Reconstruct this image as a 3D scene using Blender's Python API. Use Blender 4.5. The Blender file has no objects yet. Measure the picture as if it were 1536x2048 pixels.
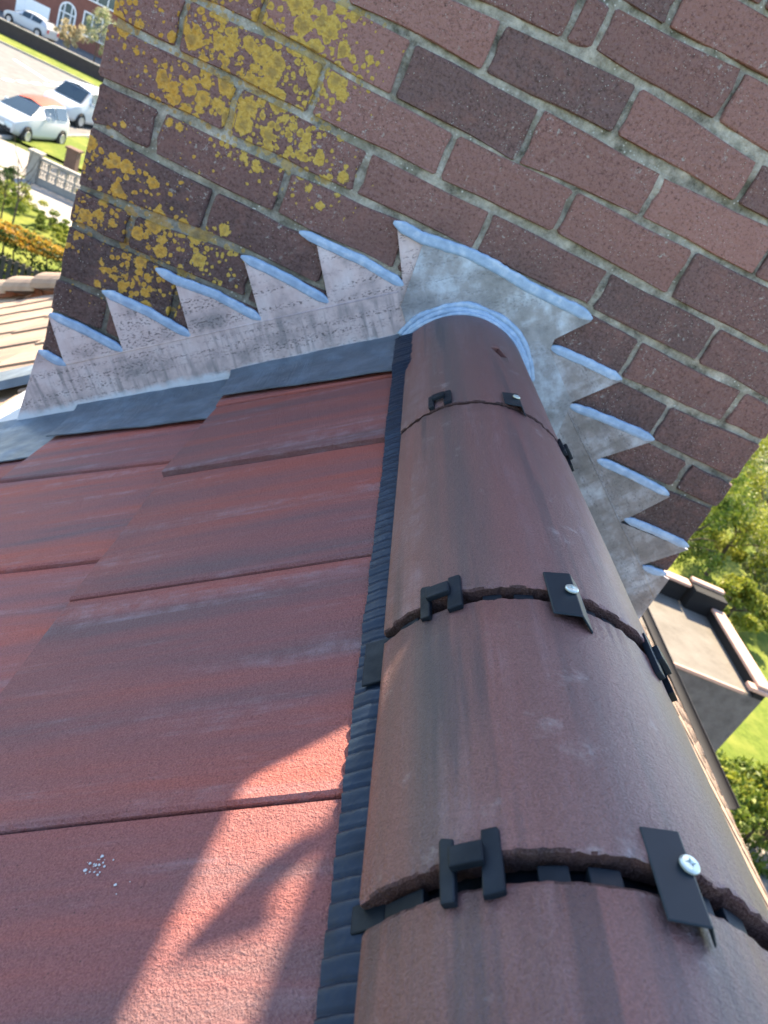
import bpy, bmesh, math, random
import numpy as np
from mathutils import Vector, Matrix, noise as mnoise

D = bpy.data
COL = bpy.context.scene.collection
SC = bpy.context.scene
rad = math.radians
sin, cos, pi = math.sin, math.cos, math.pi

# ---------------------------------------------------------------- camera
CAM_POS = (0.06499, -1.33416, -0.02364)
RIGHT = Vector((0.91412, 0.047379, 0.402667))
DOWN = Vector((0.377889, -0.45944, -0.803812))
FWD = Vector((0.146918, 0.886944, -0.437887))
cam = D.cameras.new('camera')
cam.sensor_fit = 'VERTICAL'
cam.sensor_height = 36.0
cam.lens = 25.834
cam.clip_start = 0.02
cam.clip_end = 2000
cam.dof.use_dof = True
cam.dof.focus_distance = 0.60
cam.dof.aperture_fstop = 13.0
camo = D.objects.new('camera', cam)
COL.objects.link(camo)
m = Matrix.Identity(4)
for i in range(3):
    m[i][0] = RIGHT[i]; m[i][1] = -DOWN[i]; m[i][2] = -FWD[i]; m[i][3] = CAM_POS[i]
camo.matrix_world = m
SC.camera = camo

# ---------------------------------------------------------------- sky, sun, exposure
SUN_EL, SUN_AZ = rad(45), rad(10)          # azimuth from +Y towards +X
w = D.worlds.new('World'); SC.world = w; w.use_nodes = True
nt = w.node_tree
bg = nt.nodes['Background']
sky = nt.nodes.new('ShaderNodeTexSky')
sky.sky_type = 'NISHITA'; sky.sun_disc = False
sky.sun_elevation = SUN_EL; sky.sun_rotation = SUN_AZ
sky.air_density = 1.0; sky.dust_density = 0.6; sky.ozone_density = 1.0
nt.links.new(sky.outputs[0], bg.inputs[0])
bg.inputs[1].default_value = 0.115
sun = D.lights.new('sun', 'SUN'); sun.energy = 5.0; sun.angle = rad(0.36); sun.color = (1.0, 0.82, 0.58)
suno = D.objects.new('sun', sun); COL.objects.link(suno)
sd = Vector((sin(SUN_AZ) * cos(SUN_EL), cos(SUN_AZ) * cos(SUN_EL), sin(SUN_EL)))
suno.rotation_euler = sd.to_track_quat('Z', 'Y').to_euler()
suno.location = (2, 6, 8)
SC.view_settings.view_transform = 'Standard'
SC.view_settings.look = 'None'
SC.view_settings.gamma = 1.0
SC.view_settings.use_curve_mapping = False
SC.view_settings.exposure = 2.35
SC.cycles.max_bounces = 4
SC.cycles.diffuse_bounces = 2
SC.cycles.glossy_bounces = 2
SC.cycles.transmission_bounces = 2
SC.cycles.caustics_reflective = False
SC.cycles.caustics_refractive = False

# ---------------------------------------------------------------- helpers
def link(o, parent=None):
    COL.objects.link(o)
    if parent is not None: o.parent = parent
    return o

def empty(name, loc, label, cat, group=None):
    o = D.objects.new(name, None); o.location = loc; o.empty_display_size = 0.1
    o['label'] = label; o['category'] = cat
    if group: o['group'] = group
    return link(o)

def tag(o, label, cat, group=None):
    o['label'] = label; o['category'] = cat
    if group: o['group'] = group
    return o

def mesh(name, vs, fs, mat, parent=None, smooth=False, org=None, kind=None):
    """vertices in world space; parents are unrotated empties or meshes at their own origin"""
    me = D.meshes.new(name)
    p = Vector((0, 0, 0))
    if org is not None:
        p = Vector(org)
        vs = [(v[0] - p.x, v[1] - p.y, v[2] - p.z) for v in vs]
    me.from_pydata([tuple(v) for v in vs], [], [tuple(f) for f in fs])
    if mat: me.materials.append(mat)
    if smooth:
        for q in me.polygons: q.use_smooth = True
    me.update()
    o = D.objects.new(name, me)
    wp = p
    if parent is not None:
        q = parent; pp = Vector((0, 0, 0))
        while q is not None:
            pp += Vector(q.location); q = q.parent
        o.location = wp - pp
    else:
        o.location = wp
    if kind: o['kind'] = kind
    link(o, parent)
    return o

def struct(name, vs, fs, mat):
    o = mesh(name, vs, fs, mat); o['kind'] = 'structure'; return o

class MB:
    """collects shapes into one mesh"""
    def __init__(s): s.v = []; s.f = []
    def add(s, vs, fs):
        b = len(s.v); s.v += [tuple(v) for v in vs]; s.f += [tuple(i + b for i in f) for f in fs]
        return s
    def box(s, a, b):
        (x0, y0, z0), (x1, y1, z1) = a, b
        return s.add([(x0,y0,z0),(x1,y0,z0),(x1,y1,z0),(x0,y1,z0),(x0,y0,z1),(x1,y0,z1),(x1,y1,z1),(x0,y1,z1)],
              [(0,3,2,1),(4,5,6,7),(0,1,5,4),(1,2,6,5),(2,3,7,6),(3,0,4,7)])
    def bbox(s, a, b, e=0.01):
        """box with chamfered edges (all 12)"""
        bm = bmesh.new(); bmesh.ops.create_cube(bm, size=1.0)
        for v in bm.verts:
            v.co = Vector([a[i] + (b[i] - a[i]) * (v.co[i] + .5) for i in range(3)])
        bmesh.ops.bevel(bm, geom=bm.edges[:], offset=e, segments=2, profile=.6, affect='EDGES')
        bm.verts.ensure_lookup_table()
        s.add([v.co[:] for v in bm.verts], [[v.index for v in f.verts] for f in bm.faces]); bm.free()
        return s
    def prism(s, pts, n, top):
        """pts: 3-D polygon, extruded by vector n*top"""
        n = Vector(n) * top; k = len(pts)
        vs = [Vector(p) for p in pts] + [Vector(p) + n for p in pts]
        fs = [tuple(range(k))[::-1], tuple(range(k, 2 * k))] + [(i, (i + 1) % k, k + (i + 1) % k, k + i) for i in range(k)]
        return s.add([v[:] for v in vs], fs)
    def tube(s, path, r, seg=8, cap=True):
        P = [Vector(p) for p in path]; n = len(P); rings = []
        R_ = r if isinstance(r, (list, tuple)) else [r] * n
        up = Vector((0.3, 0.2, 1)).normalized(); vs = []; fs = []
        for i in range(n):
            t = (P[min(i + 1, n - 1)] - P[max(i - 1, 0)]).normalized()
            a = t.cross(up)
            if a.length < 1e-3: a = t.cross(Vector((1, 0, 0)))
            a.normalize(); b = t.cross(a)
            for k in range(seg):
                q = 2 * pi * k / seg
                vs.append((P[i] + (a * cos(q) + b * sin(q)) * R_[i])[:])
        for i in range(n - 1):
            for k in range(seg):
                fs.append((i*seg+k, i*seg+(k+1) % seg, (i+1)*seg+(k+1) % seg, (i+1)*seg+k))
        if cap: fs += [tuple(range(seg))[::-1], tuple((n-1)*seg+k for k in range(seg))]
        return s.add(vs, fs)
    def lathe(s, prof, c, seg=28, axis='z'):
        vs = []; fs = []; n = len(prof)
        for r, z in prof:
            for k in range(seg):
                q = 2 * pi * k / seg
                if axis == 'z': vs.append((c[0] + r*cos(q), c[1] + r*sin(q), c[2] + z))
                elif axis == 'y': vs.append((c[0] + r*cos(q), c[1] + z, c[2] + r*sin(q)))
                else: vs.append((c[0] + z, c[1] + r*cos(q), c[2] + r*sin(q)))
        for i in range(n - 1):
            for k in range(seg):
                fs.append((i*seg+k, i*seg+(k+1) % seg, (i+1)*seg+(k+1) % seg, (i+1)*seg+k))
        fs += [tuple(range(seg))[::-1], tuple((n-1)*seg+k for k in range(seg))]
        return s.add(vs, fs)
    def build(s, name, mat, parent=None, smooth=False, org=None, kind=None):
        return mesh(name, s.v, s.f, mat, parent, smooth, org, kind)

def fix_normals(o):
    bm = bmesh.new(); bm.from_mesh(o.data)
    bmesh.ops.recalc_face_normals(bm, faces=bm.faces[:]); bm.to_mesh(o.data); bm.free(); return o

# ---------------------------------------------------------------- material helper
class M:
    def __init__(s, name, rough=0.8, spec=0.3):
        s.m = D.materials.new(name); s.m.use_nodes = True; s.t = s.m.node_tree
        s.b = s.t.nodes['Principled BSDF']
        s.b.inputs['Roughness'].default_value = rough
        s.b.inputs['Specular IOR Level'].default_value = spec
        s.geo = None; s.tc = None
    def n(s, t, **k):
        o = s.t.nodes.new(t)
        for a, b in k.items(): setattr(o, a, b)
        return o
    def l(s, a, b): s.t.links.new(a, b)
    def put(s, sock, v):
        if hasattr(v, 'links') or isinstance(v, bpy.types.NodeSocket): s.l(v, sock)
        elif isinstance(v, (tuple, list)) and len(v) == 3 and sock.type == 'RGBA': sock.default_value = (*v, 1)
        else: sock.default_value = v
    def pos(s):
        if not s.geo: s.geo = s.n('ShaderNodeNewGeometry')
        return s.geo.outputs['Position']
    def objc(s):
        if not s.tc: s.tc = s.n('ShaderNodeTexCoord')
        return s.tc.outputs['Object']
    def rnd(s): return s.n('ShaderNodeObjectInfo').outputs['Random']
    def isl(s):
        s.pos(); return s.geo.outputs['Random Per Island']
    def map(s, v, scale=(1,1,1), loc=(0,0,0), rot=(0,0,0)):
        o = s.n('ShaderNodeMapping'); s.l(v, o.inputs[0])
        o.inputs['Scale'].default_value = scale; o.inputs['Rotation'].default_value = rot
        s.put(o.inputs['Location'], loc); return o.outputs[0]
    def noise(s, v, sc, det=4, ro=0.55, dist=0.0, color=False):
        o = s.n('ShaderNodeTexNoise'); s.l(v, o.inputs['Vector'])
        o.inputs['Scale'].default_value = sc; o.inputs['Detail'].default_value = det
        o.inputs['Roughness'].default_value = ro; o.inputs['Distortion'].default_value = dist
        return o.outputs['Color' if color else 'Fac']
    def vor(s, v, sc, feat='F1', rnd=1.0, out='Distance'):
        o = s.n('ShaderNodeTexVoronoi', feature=feat); s.l(v, o.inputs['Vector'])
        o.inputs['Scale'].default_value = sc; o.inputs['Randomness'].default_value = rnd
        return o.outputs[out]
    def ramp(s, f, stops, interp='LINEAR'):
        o = s.n('ShaderNodeValToRGB'); s.l(f, o.inputs[0]); r = o.color_ramp; r.interpolation = interp
        while len(r.elements) < len(stops): r.elements.new(0.5)
        for e, (p, c) in zip(r.elements, stops):
            e.position = p; e.color = (*c, 1) if isinstance(c, (tuple, list)) else (c, c, c, 1)
        return o.outputs[0]
    def mix(s, f, a, b, mode='MIX'):
        o = s.n('ShaderNodeMix', data_type='RGBA', blend_type=mode)
        s.put(o.inputs['Factor'], f); s.put(o.inputs[6], a); s.put(o.inputs[7], b); return o.outputs[2]
    def math(s, op, a, b=0.0, clamp=False):
        o = s.n('ShaderNodeMath', operation=op, use_clamp=clamp); s.put(o.inputs[0], a); s.put(o.inputs[1], b); return o.outputs[0]
    def rng(s, v, a, b, c=0.0, d=1.0):
        o = s.n('ShaderNodeMapRange'); s.put(o.inputs[0], v)
        for i, q in enumerate((a, b, c, d)): o.inputs[1 + i].default_value = q
        return o.outputs[0]
    def sep(s, v):
        o = s.n('ShaderNodeSeparateXYZ'); s.l(v, o.inputs[0]); return o.outputs
    def dist(s, v, p):
        o = s.n('ShaderNodeVectorMath', operation='DISTANCE'); s.l(v, o.inputs[0]); o.inputs[1].default_value = p; return o.outputs['Value']
    def vadd(s, a, b):
        o = s.n('ShaderNodeVectorMath', operation='ADD'); s.put(o.inputs[0], a); s.put(o.inputs[1], b); return o.outputs[0]
    def vmul(s, a, k):
        o = s.n('ShaderNodeVectorMath', operation='SCALE'); s.put(o.inputs[0], a); s.put(o.inputs['Scale'], k); return o.outputs[0]
    def color(s, c): s.put(s.b.inputs['Base Color'], c); return s
    def rough(s, v): s.put(s.b.inputs['Roughness'], v); return s
    def bump(s, h, dist=0.002, st=1.0):
        o = s.n('ShaderNodeBump'); s.l(h, o.inputs['Height']); o.inputs['Distance'].default_value = dist
        o.inputs['Strength'].default_value = st; s.l(o.outputs[0], s.b.inputs['Normal']); return s

def plain(name, c, rough=0.7, spec=0.3, metal=0.0, var=0.12, sc=8.0):
    k = M(name, rough, spec); k.b.inputs['Metallic'].default_value = metal
    f = k.noise(k.objc(), sc, 5)
    k.color(k.mix(f, tuple(x * (1 - var) for x in c), tuple(min(1, x * (1 + var)) for x in c)))
    return k.m

LICHEN = [(-.176,.028,.10),(-.1265,.0071,.10),(-.19,-.056,.10),(-.2816,-.0461,.09),(-.1433,-.1124,.10),(-.0671,-.1439,.06),(-.2154,-.1249,.09),
 (-.4165,-.0692,.06),(-.3168,-.1202,.075),(-.421,-.2677,.05),(-.3692,-.3029,.06),(-.4197,-.3859,.07),(-.3031,-.3516,.09),(-.2027,-.3518,.08),(-.30,-.43,.10),(-.17,.11,.08),(-.33,.05,.09)]

def lichen(k):
    """0..1 mask of lichen on the chimney: rosettes of many sizes that merge where it grows thickest"""
    p = k.pos()
    wc = k.noise(p, 24, 2, .6, color=True)
    q = k.vadd(p, k.vmul(k.vadd(wc, (-.5, -.5, -.5)), 0.07))
    d = None
    for x, z, r in LICHEN:
        f = k.rng(k.dist(q, (x, 0, z)), r * .25, r * 1.7, 1.06 if r >= .09 and z > -.2 else .93, 0.0)
        d = f if d is None else k.math('MAXIMUM', d, f)
    wob = k.math('MULTIPLY', k.math('SUBTRACT', k.noise(p, 150, 4, .65), .5), .75)
    out = None
    for sc, dw, lo in ((44, 1.0, .92), (105, .85, .86)):
        v = k.n('ShaderNodeTexVoronoi'); k.l(p, v.inputs['Vector']); v.inputs['Scale'].default_value = sc
        rnd = k.sep(v.outputs['Color'])[0]
        rad_ = k.math('MULTIPLY', k.math('SUBTRACT', k.math('ADD', k.math('MULTIPLY', d, dw), k.math('MULTIPLY', rnd, .85)), lo), .98)
        m = k.math('SUBTRACT', k.math('ADD', k.math('MINIMUM', rad_, .74), wob), k.math('ADD', v.outputs['Distance'], k.rng(rad_, 0, .05, .6, 0)))
        out = m if out is None else k.math('MAXIMUM', out, m)
    return k.rng(out, 0.0, 0.05), out

def lichen_col(k, ls):
    p = k.pos()
    c = k.ramp(k.noise(p, 170, 3, .7), [(.3, (.26, .15, .03)), (.5, (.48, .31, .065)), (.7, (.60, .44, .15))])
    x = k.sep(p)[0]
    tone = k.mix(.5, c, k.mix(k.rng(k.math('ADD', x, k.math('MULTIPLY', k.noise(p, 9, 1), .2)), -.24, -.06), (.60, .28, .04), (.58, .40, .09)))
    tone = k.mix(k.rng(ls, .28, .50, 0, .6), tone, (.22, .15, .07))
    return k.mix(k.rng(ls, .02, .10, .4, 0), tone, (.62, .50, .18))

def brick_mat():
    k = M('weathered brick', 0.9, 0.22); p = k.pos(); r = k.rnd()
    big = k.noise(p, 8, 3)
    base = k.ramp(k.math('ADD', k.math('MULTIPLY', r, .7), k.math('MULTIPLY', big, .35)),
                  [(.20, (.150, .092, .088)), (.38, (.210, .114, .104)), (.58, (.265, .138, .122)), (.85, (.33, .172, .15))])
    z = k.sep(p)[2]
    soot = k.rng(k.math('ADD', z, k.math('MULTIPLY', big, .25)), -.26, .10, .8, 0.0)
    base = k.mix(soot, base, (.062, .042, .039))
    fine = k.noise(p, 190, 5, .75)
    base = k.mix(k.rng(fine, .40, .68, 0, .6), base, k.mix(.5, base, (.26, .19, .18)))
    base = k.mix(k.rng(fine, .32, .48, .75, 0), base, (.030, .019, .019))
    base = k.mix(k.rng(k.noise(p, 26, 4, .6), .50, .72, 0, .5), base, (.26, .135, .115))
    cr = k.vor(k.vadd(p, k.vmul(k.vadd(k.noise(p, 70, 2, color=True), (-.5,-.5,-.5)), .03)), 70, 'DISTANCE_TO_EDGE')
    crm = k.math('MULTIPLY', k.rng(cr, 0.0, 0.06, 1.0, 0.0), k.rng(big, .42, .62))
    base = k.mix(k.math('MULTIPLY', crm, .38), base, (.03, .018, .017))
    sp = k.math('MULTIPLY', k.rng(k.vor(p, 190), .10, .19, 1, 0), k.rng(k.noise(p, 15, 3), .44, .58))
    base = k.mix(k.math('MULTIPLY', sp, .8), base, (.45, .45, .41))
    lm, ls = lichen(k)
    pale = k.math('MULTIPLY', k.rng(k.noise(p, 85, 4, .7), .60, .66), k.rng(k.noise(p, 7, 2), .50, .60))
    base = k.mix(k.math('MULTIPLY', pale, .7), base, (.40, .40, .37))
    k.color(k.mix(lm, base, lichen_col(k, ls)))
    k.bump(k.math('ADD', k.noise(p, 120, 5, .68), k.math('MULTIPLY', lm, .22)), .0085, .9); return k.m

def mortar_mat():
    k = M('old mortar', 0.95, 0.15); p = k.pos()
    n1 = k.noise(p, 32, 6, .72)
    c = k.ramp(n1, [(.32, (.10, .096, .078)), (.43, (.30, .28, .235)), (.55, (.47, .44, .375)), (.66, (.64, .60, .52))])
    n2 = k.noise(p, 11, 4, .6)
    c = k.mix(k.rng(n2, .52, .66, 0, .5), c, (.15, .155, .09))
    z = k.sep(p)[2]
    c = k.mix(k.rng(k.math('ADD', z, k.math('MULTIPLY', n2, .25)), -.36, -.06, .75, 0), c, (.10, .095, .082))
    sp = k.math('MULTIPLY', k.rng(k.vor(p, 120), .14, .2, 1, 0), k.rng(n2, .5, .58))
    c = k.mix(sp, c, (.66, .66, .62))
    lm, ls = lichen(k)
    c = k.mix(k.math('MULTIPLY', lm, .6), c, lichen_col(k, ls))
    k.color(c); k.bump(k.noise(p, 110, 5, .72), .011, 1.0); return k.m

def tile_mat(name, c0, c1, c2, dark, streak_rot, sscale, wear=1.0, side=None, spec=.35, rough=.72, coat=0.0, lines=0.0):
    """sanded concrete tile: grain plus colour bands along the tile"""
    k = M(name, rough, spec); p = k.pos(); r = k.rnd()
    off = k.n('ShaderNodeCombineXYZ'); k.l(k.math('MULTIPLY', r, 9.0), off.inputs[1]); k.l(k.math('MULTIPLY', r, 5.0), off.inputs[0])
    v = k.vadd(k.map(k.map(p, rot=streak_rot), sscale), off.outputs[0])
    band = k.noise(v, 1.0, 5, .6, .25)
    base = k.ramp(band, [(.35, dark), (.45, c0), (.53, c1), (.64, c2)])
    base = k.mix(k.math('MULTIPLY', r, .25), base, c1)
    base = k.mix(1.0, base, k.ramp(k.math('FRACT', k.math('MULTIPLY', r, 7.3)), [(0, .74), (1, 1.18)]), 'MULTIPLY')
    g = k.noise(p, 780, 2, .8)
    base = k.mix(k.rng(g, .30, .70), k.mix(.60, base, tuple(x * .30 for x in c0)), k.mix(.13, base, (.46, .36, .35)))
    n3 = k.noise(p, 42, 4, .7)
    pit = k.math('MULTIPLY', k.rng(k.vor(p, 200), .06, .16, 1, 0), k.rng(n3, .50, .60))
    base = k.mix(k.math('MULTIPLY', pit, .75), base, (.03, .018, .018))
    scuff = k.math('MULTIPLY', k.rng(k.noise(v, 1.5, 5, .72), .52, .76), k.rng(n3, .38, .64))
    base = k.mix(k.math('MULTIPLY', scuff, .6 * wear), base, (.45, .37, .41))
    if lines:
        ln = k.math('MULTIPLY', k.rng(k.noise(v, 2.6, 3, .55), .56, .66), k.rng(k.noise(v, .8, 2), .42, .56))
        base = k.mix(k.math('MULTIPLY', ln, lines), base, (.030, .027, .032))
        dust = k.math('MULTIPLY', k.rng(k.noise(p, 26, 5, .7), .60, .72), k.rng(n3, .42, .60))
        base = k.mix(k.math('MULTIPLY', dust, .45), base, (.50, .44, .41))
    k.color(base); k.b.inputs['Coat Weight'].default_value = coat; k.b.inputs['Coat Roughness'].default_value = .46
    k.bump(k.math('ADD', g, k.math('MULTIPLY', k.noise(p, 300, 2), .9)), .0024, .9); return k.m

def lead_mat(name, base, dark, light, rough, speck, white_line, spec=.5, metal=0.0, slope=None):
    k = M(name, rough, spec); p = k.pos(); k.b.inputs['Metallic'].default_value = metal
    rot = k.map(p, (1, 1, 1), rot=(0, rad(36.5) if slope is None else slope, 0))
    c = k.ramp(k.noise(p, 16, 5, .65), [(.3, dark), (.5, base), (.7, light)])
    # streaks running down, speckles lying in rows
    st = k.rng(k.noise(k.map(rot, (75, 1, 9)), 1.0, 4, .62), .49, .66)
    s0_ = k.sep(p); below = k.rng(k.math('SUBTRACT', s0_[2], k.math('ADD', k.math('MULTIPLY', s0_[0], .737), -.365)), -.01, .004, 1, .25)
    c = k.mix(k.math('MULTIPLY', k.math('MULTIPLY', st, below), .95 * speck), c, dark)
    sp = k.noise(k.map(rot, (160, 1, 330)), 1.0, 2, .6)
    rows = k.noise(k.map(rot, (3, 1, 60)), 1.0, 2, .5)
    sm = k.math('MULTIPLY', k.rng(sp, .54, .60), k.rng(rows, .46, .57))
    c = k.mix(k.math('MULTIPLY', sm, .8 * speck), c, tuple(x * .28 for x in dark))
    hi = k.rng(k.noise(k.map(rot, (14, 1, 34)), 1.0, 5, .65), .58, .74)
    c = k.mix(k.math('MULTIPLY', hi, .55), c, light)
    if white_line:
        s_ = k.sep(p)
        ln = k.math('SUBTRACT', s_[2], k.math('ADD', k.math('MULTIPLY', s_[0], .74), -.4833))
        ln = k.math('ADD', ln, k.math('MULTIPLY', k.math('SUBTRACT', k.noise(p, 25, 4, .7), .5), .035))
        wl = k.rng(ln, .020, .033, 1, 0)
        c = k.mix(k.math('MULTIPLY', wl, .8), c, (.52, .57, .64))
    k.color(c)
    k.rough(k.rng(k.noise(p, 30, 4), .3, .7, rough - .12, rough + .15))
    k.bump(k.math('ADD', k.noise(p, 40, 4, .55), k.math('MULTIPLY', sm, -.35)), .0025, .6); return k.m

MAT = {}
AL_ = math.atan(.74)
MAT['brick'] = brick_mat()
MAT['mortar'] = mortar_mat()
MAT['tile'] = tile_mat('red sanded roof tile', (.295, .098, .098), (.38, .102, .088), (.52, .094, .055), (.165, .098, .108), (0, AL_, 0), (1.3, 15, 15), wear=.9)
MAT['ridge'] = tile_mat('brown red ridge tile', (.215, .082, .068), (.255, .086, .068), (.30, .084, .063), (.12, .066, .062), (0, 0, 0), (19, .9, 19), wear=.6, spec=.45, rough=.46, coat=.32, lines=.55)
MAT['core'] = tile_mat('rough broken tile core', (.085, .038, .032), (.10, .042, .035), (.12, .045, .036), (.05, .03, .028), (0, 0, 0), (30, 30, 30), wear=0, spec=.2, rough=.9)
MAT['tile_sunlit'] = tile_mat('sunlit tan roof tile', (.38, .25, .165), (.44, .30, .20), (.48, .33, .22), (.30, .20, .14), (0, rad(36.5), 0), (3, 12, 12), wear=.3)  # tan copy of the red tile: sun overexposure put into the colour
MAT['lead_l'] = lead_mat('weathered lead', (.47, .375, .375), (.22, .195, .205), (.56, .49, .50), .55, 1.0, True)
MAT['lead_c'] = lead_mat('burnished lead saddle', (.25, .255, .275), (.14, .142, .152), (.46, .53, .62), .40, .3, False)
MAT['lead_r'] = lead_mat('stained lead', (.22, .20, .205), (.11, .10, .102), (.42, .43, .47), .38, .5, False, slope=rad(-37))
MAT['lead_a'] = lead_mat('dark lead apron', (.078, .100, .130), (.058, .074, .096), (.12, .155, .20), .5, .0, False)

def sealant_mat():
    k = M('lead sealant', .45, .45); p = k.pos()
    c = k.ramp(k.noise(p, 60, 4, .6), [(.3, (.20, .29, .42)), (.52, (.26, .365, .51)), (.75, (.42, .51, .62))])
    k.color(c); k.bump(k.noise(p, 190, 4, .6), .0012, .6); return k.m
MAT['sealant'] = sealant_mat()
def plastic_mat():
    k = M('black plastic', .5, .16); p = k.pos()
    k.color(k.ramp(k.noise(p, 40, 4), [(.3, (.006, .009, .013)), (.7, (.012, .017, .024))]))
    k.rough(k.rng(k.noise(p, 90, 4), .3, .7, .38, .6)); k.bump(k.noise(p, 400, 2), .0004, .5); return k.m
MAT['plastic'] = plastic_mat()
def strip_mat():
    k = M('black ridge roll', .30, .24); p = k.pos()
    k.color(k.ramp(k.noise(p, 60, 3), [(.3, (.006, .012, .026)), (.7, (.010, .020, .040))]))
    k.rough(k.rng(k.noise(p, 50, 3), .3, .7, .26, .5)); k.bump(k.noise(p, 220, 3), .0008, .6); return k.m
MAT['strip'] = strip_mat()
MAT['plate'] = plain('dark painted plate', (.014, .021, .028), .45, .22, 0.0, .2, 60)
MAT['zinc'] = plain('zinc screw', (.55, .60, .55), .35, .5, .7, .2, 300)

# ---------------------------------------------------------------- house: roof, gutter, walls
GROUND = -7.0
SLL, SLR = 0.74, 0.772
AL, AR = math.atan(SLL), math.atan(SLR)
XL, ZL = 0.172, -0.356            # top edge of the left tiles
XR, ZR = 0.420, -0.356            # top edge of the right tiles
HIPY = 1.15
def lp(s, y, h=0.0):              # left slope: s metres down from the top edge
    return (XL - s * cos(AL) - h * sin(AL), y, ZL - s * sin(AL) + h * cos(AL))
def rp(s, y, h=0.0):
    return (XR + s * cos(AR) + h * sin(AR), y, ZR - s * sin(AR) + h * cos(AR))

house = empty('house', (0.296, 0, GROUND), 'red tiled house roof in the foreground with the chimney at its ridge', 'house')
EAVE_L, EAVE_R = 4.45, 4.05
deck_l = MB()
deck_l.add([lp(-.1, -3, -.04), lp(-.1, HIPY, -.04), lp(EAVE_L, HIPY + .12 + EAVE_L * cos(AL), -.04), lp(EAVE_L, -3, -.04)], [(0, 1, 2, 3)])
deck_l = deck_l.build('roof_deck', plain('roofing felt', (.05, .045, .045), .9), house, org=(XL, 0, ZL))
deck_r = MB()
deck_r.add([rp(-.1, -3, -.04), rp(-.1, HIPY, -.04), rp(EAVE_R, HIPY + .12 + EAVE_R * cos(AR), -.04), rp(EAVE_R, -3, -.04)], [(3, 2, 1, 0)])
deck_r = deck_r.build('roof_deck', deck_l.data.materials[0], house, org=(XR, 0, ZR))
fx0, fx1 = lp(EAVE_L, 0)[0] + .3, rp(EAVE_R, 0)[0] - .3
wl = MB().box((fx0, -3, GROUND), (fx1, HIPY + 3.3, lp(EAVE_L - .6, 0)[2]))
wl.build('wall', plain('house brick', (.23, .10, .075), .9, .2, 0, .25, 30), house, org=(0.3, 0, GROUND))

rng_ = random.Random(5)
def tile_mesh(name, s0, s1, y0h, y1h, y0t, y1t, pos, h_head, h_tail, origin, mat, seed, sub=5, skew=.007, jit=.0012, th=.013):
    """one flat interlocking tile: near side (y0) stands proud of its neighbour; head at s0, tail at s1"""
    r = random.Random(seed)
    def ring(inset, drop):
        out = []
        cor = [(0, 0), (1, 0), (1, 1), (0, 1)]     # (t along slope, q across)
        for e in range(4):
            a, b = cor[e], cor[(e + 1) % 4]
            for i in range(sub):
                f = i / sub
                t = a[0] + (b[0] - a[0]) * f; q = a[1] + (b[1] - a[1]) * f
                out.append((t, q, inset, drop))
        return out
    jt = [r.uniform(-jit, jit) for _ in range(4 * sub)]
    vs = []
    L = s1 - s0
    def pt(t, q, inset, drop, j):
        t2 = t + (inset / L if t < .5 else -inset / L)
        wd = (y1h - y0h)
        q2 = q + (inset / wd if q < .5 else -inset / wd)
        t2 += j / L
        q2 += j / wd * .6
        s = s0 + L * t2
        ya = y0h + (y0t - y0h) * t2; yb = y1h + (y1t - y1h) * t2
        h = h_head + (h_tail - h_head) * t2 + skew * (1 - q2) - drop
        p = pos(s, ya + (yb - ya) * q2, h)
        return p
    rings = [ring(.0022, 0.0), ring(0.0, .0022), ring(0.0, th)]
    for rg in rings:
        for k_, (t, q, i_, d_) in enumerate(rg): vs.append(pt(t, q, i_, d_, jt[k_]))
    n = 4 * sub
    fs = [tuple(range(n)), tuple(range(2*n, 3*n))[::-1]]
    for a in (0, n):
        for i in range(n):
            fs.append((a + i, a + n + i, a + n + (i+1) % n, a + (i+1) % n))
    return vs, fs

GA = 0.3147
def flip(fs): return [tuple(reversed(f)) for f in fs]
def put_tile(s0, s1, yh, yt, pos, hh, ht, deck, mat, seed, right=False, jit=.0012, skew=.004):
    y0h, y1h = yh; y0t, y1t = yt
    vs, fs = tile_mesh('roof_tile', s0, s1, y0h, y1h, y0t, y1t, pos, hh, ht, None, mat, seed, jit=jit, skew=skew)
    c = pos((s0 + s1) / 2, (y0h + y1h) / 2, 0)
    o = mesh('roof_tile', vs, fs if right else flip(fs), mat, deck, org=c)
    return o
# first course by the ridge
ys1 = [(-1.86, -1.855), (-1.582, -1.577), (-1.305, -1.300), (-1.028, -1.021), (-.752, -.738), (-.475, -.439), (-.199, -.155), (.004, .004)]
for i in range(len(ys1) - 1):
    (a, b), (c, d) = ys1[i], ys1[i+1]
    put_tile(-.06, GA, (a, c - .001), (b, d - .001), lp, 0, 0, deck_l, MAT['tile'], 100 + i, skew=[.003,.003,.003,.0028,.003,.0085,.004][i])
ys2 = [(-1.75, -1.745), (-1.472, -1.465), (-1.194, -1.185), (-.917, -.905), (-.640, -.620), (-.362, -.322), (-.085, -.045), (.004, .004)]
for i in range(len(ys2) - 1):
    (a, b), (c, d) = ys2[i], ys2[i+1]
    put_tile(GA - .06, 2 * GA, (a, c - .001), (b, d - .001), lp, -.0165, -.002, deck_l, MAT['tile'], 200 + i, skew=.0055)
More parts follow.
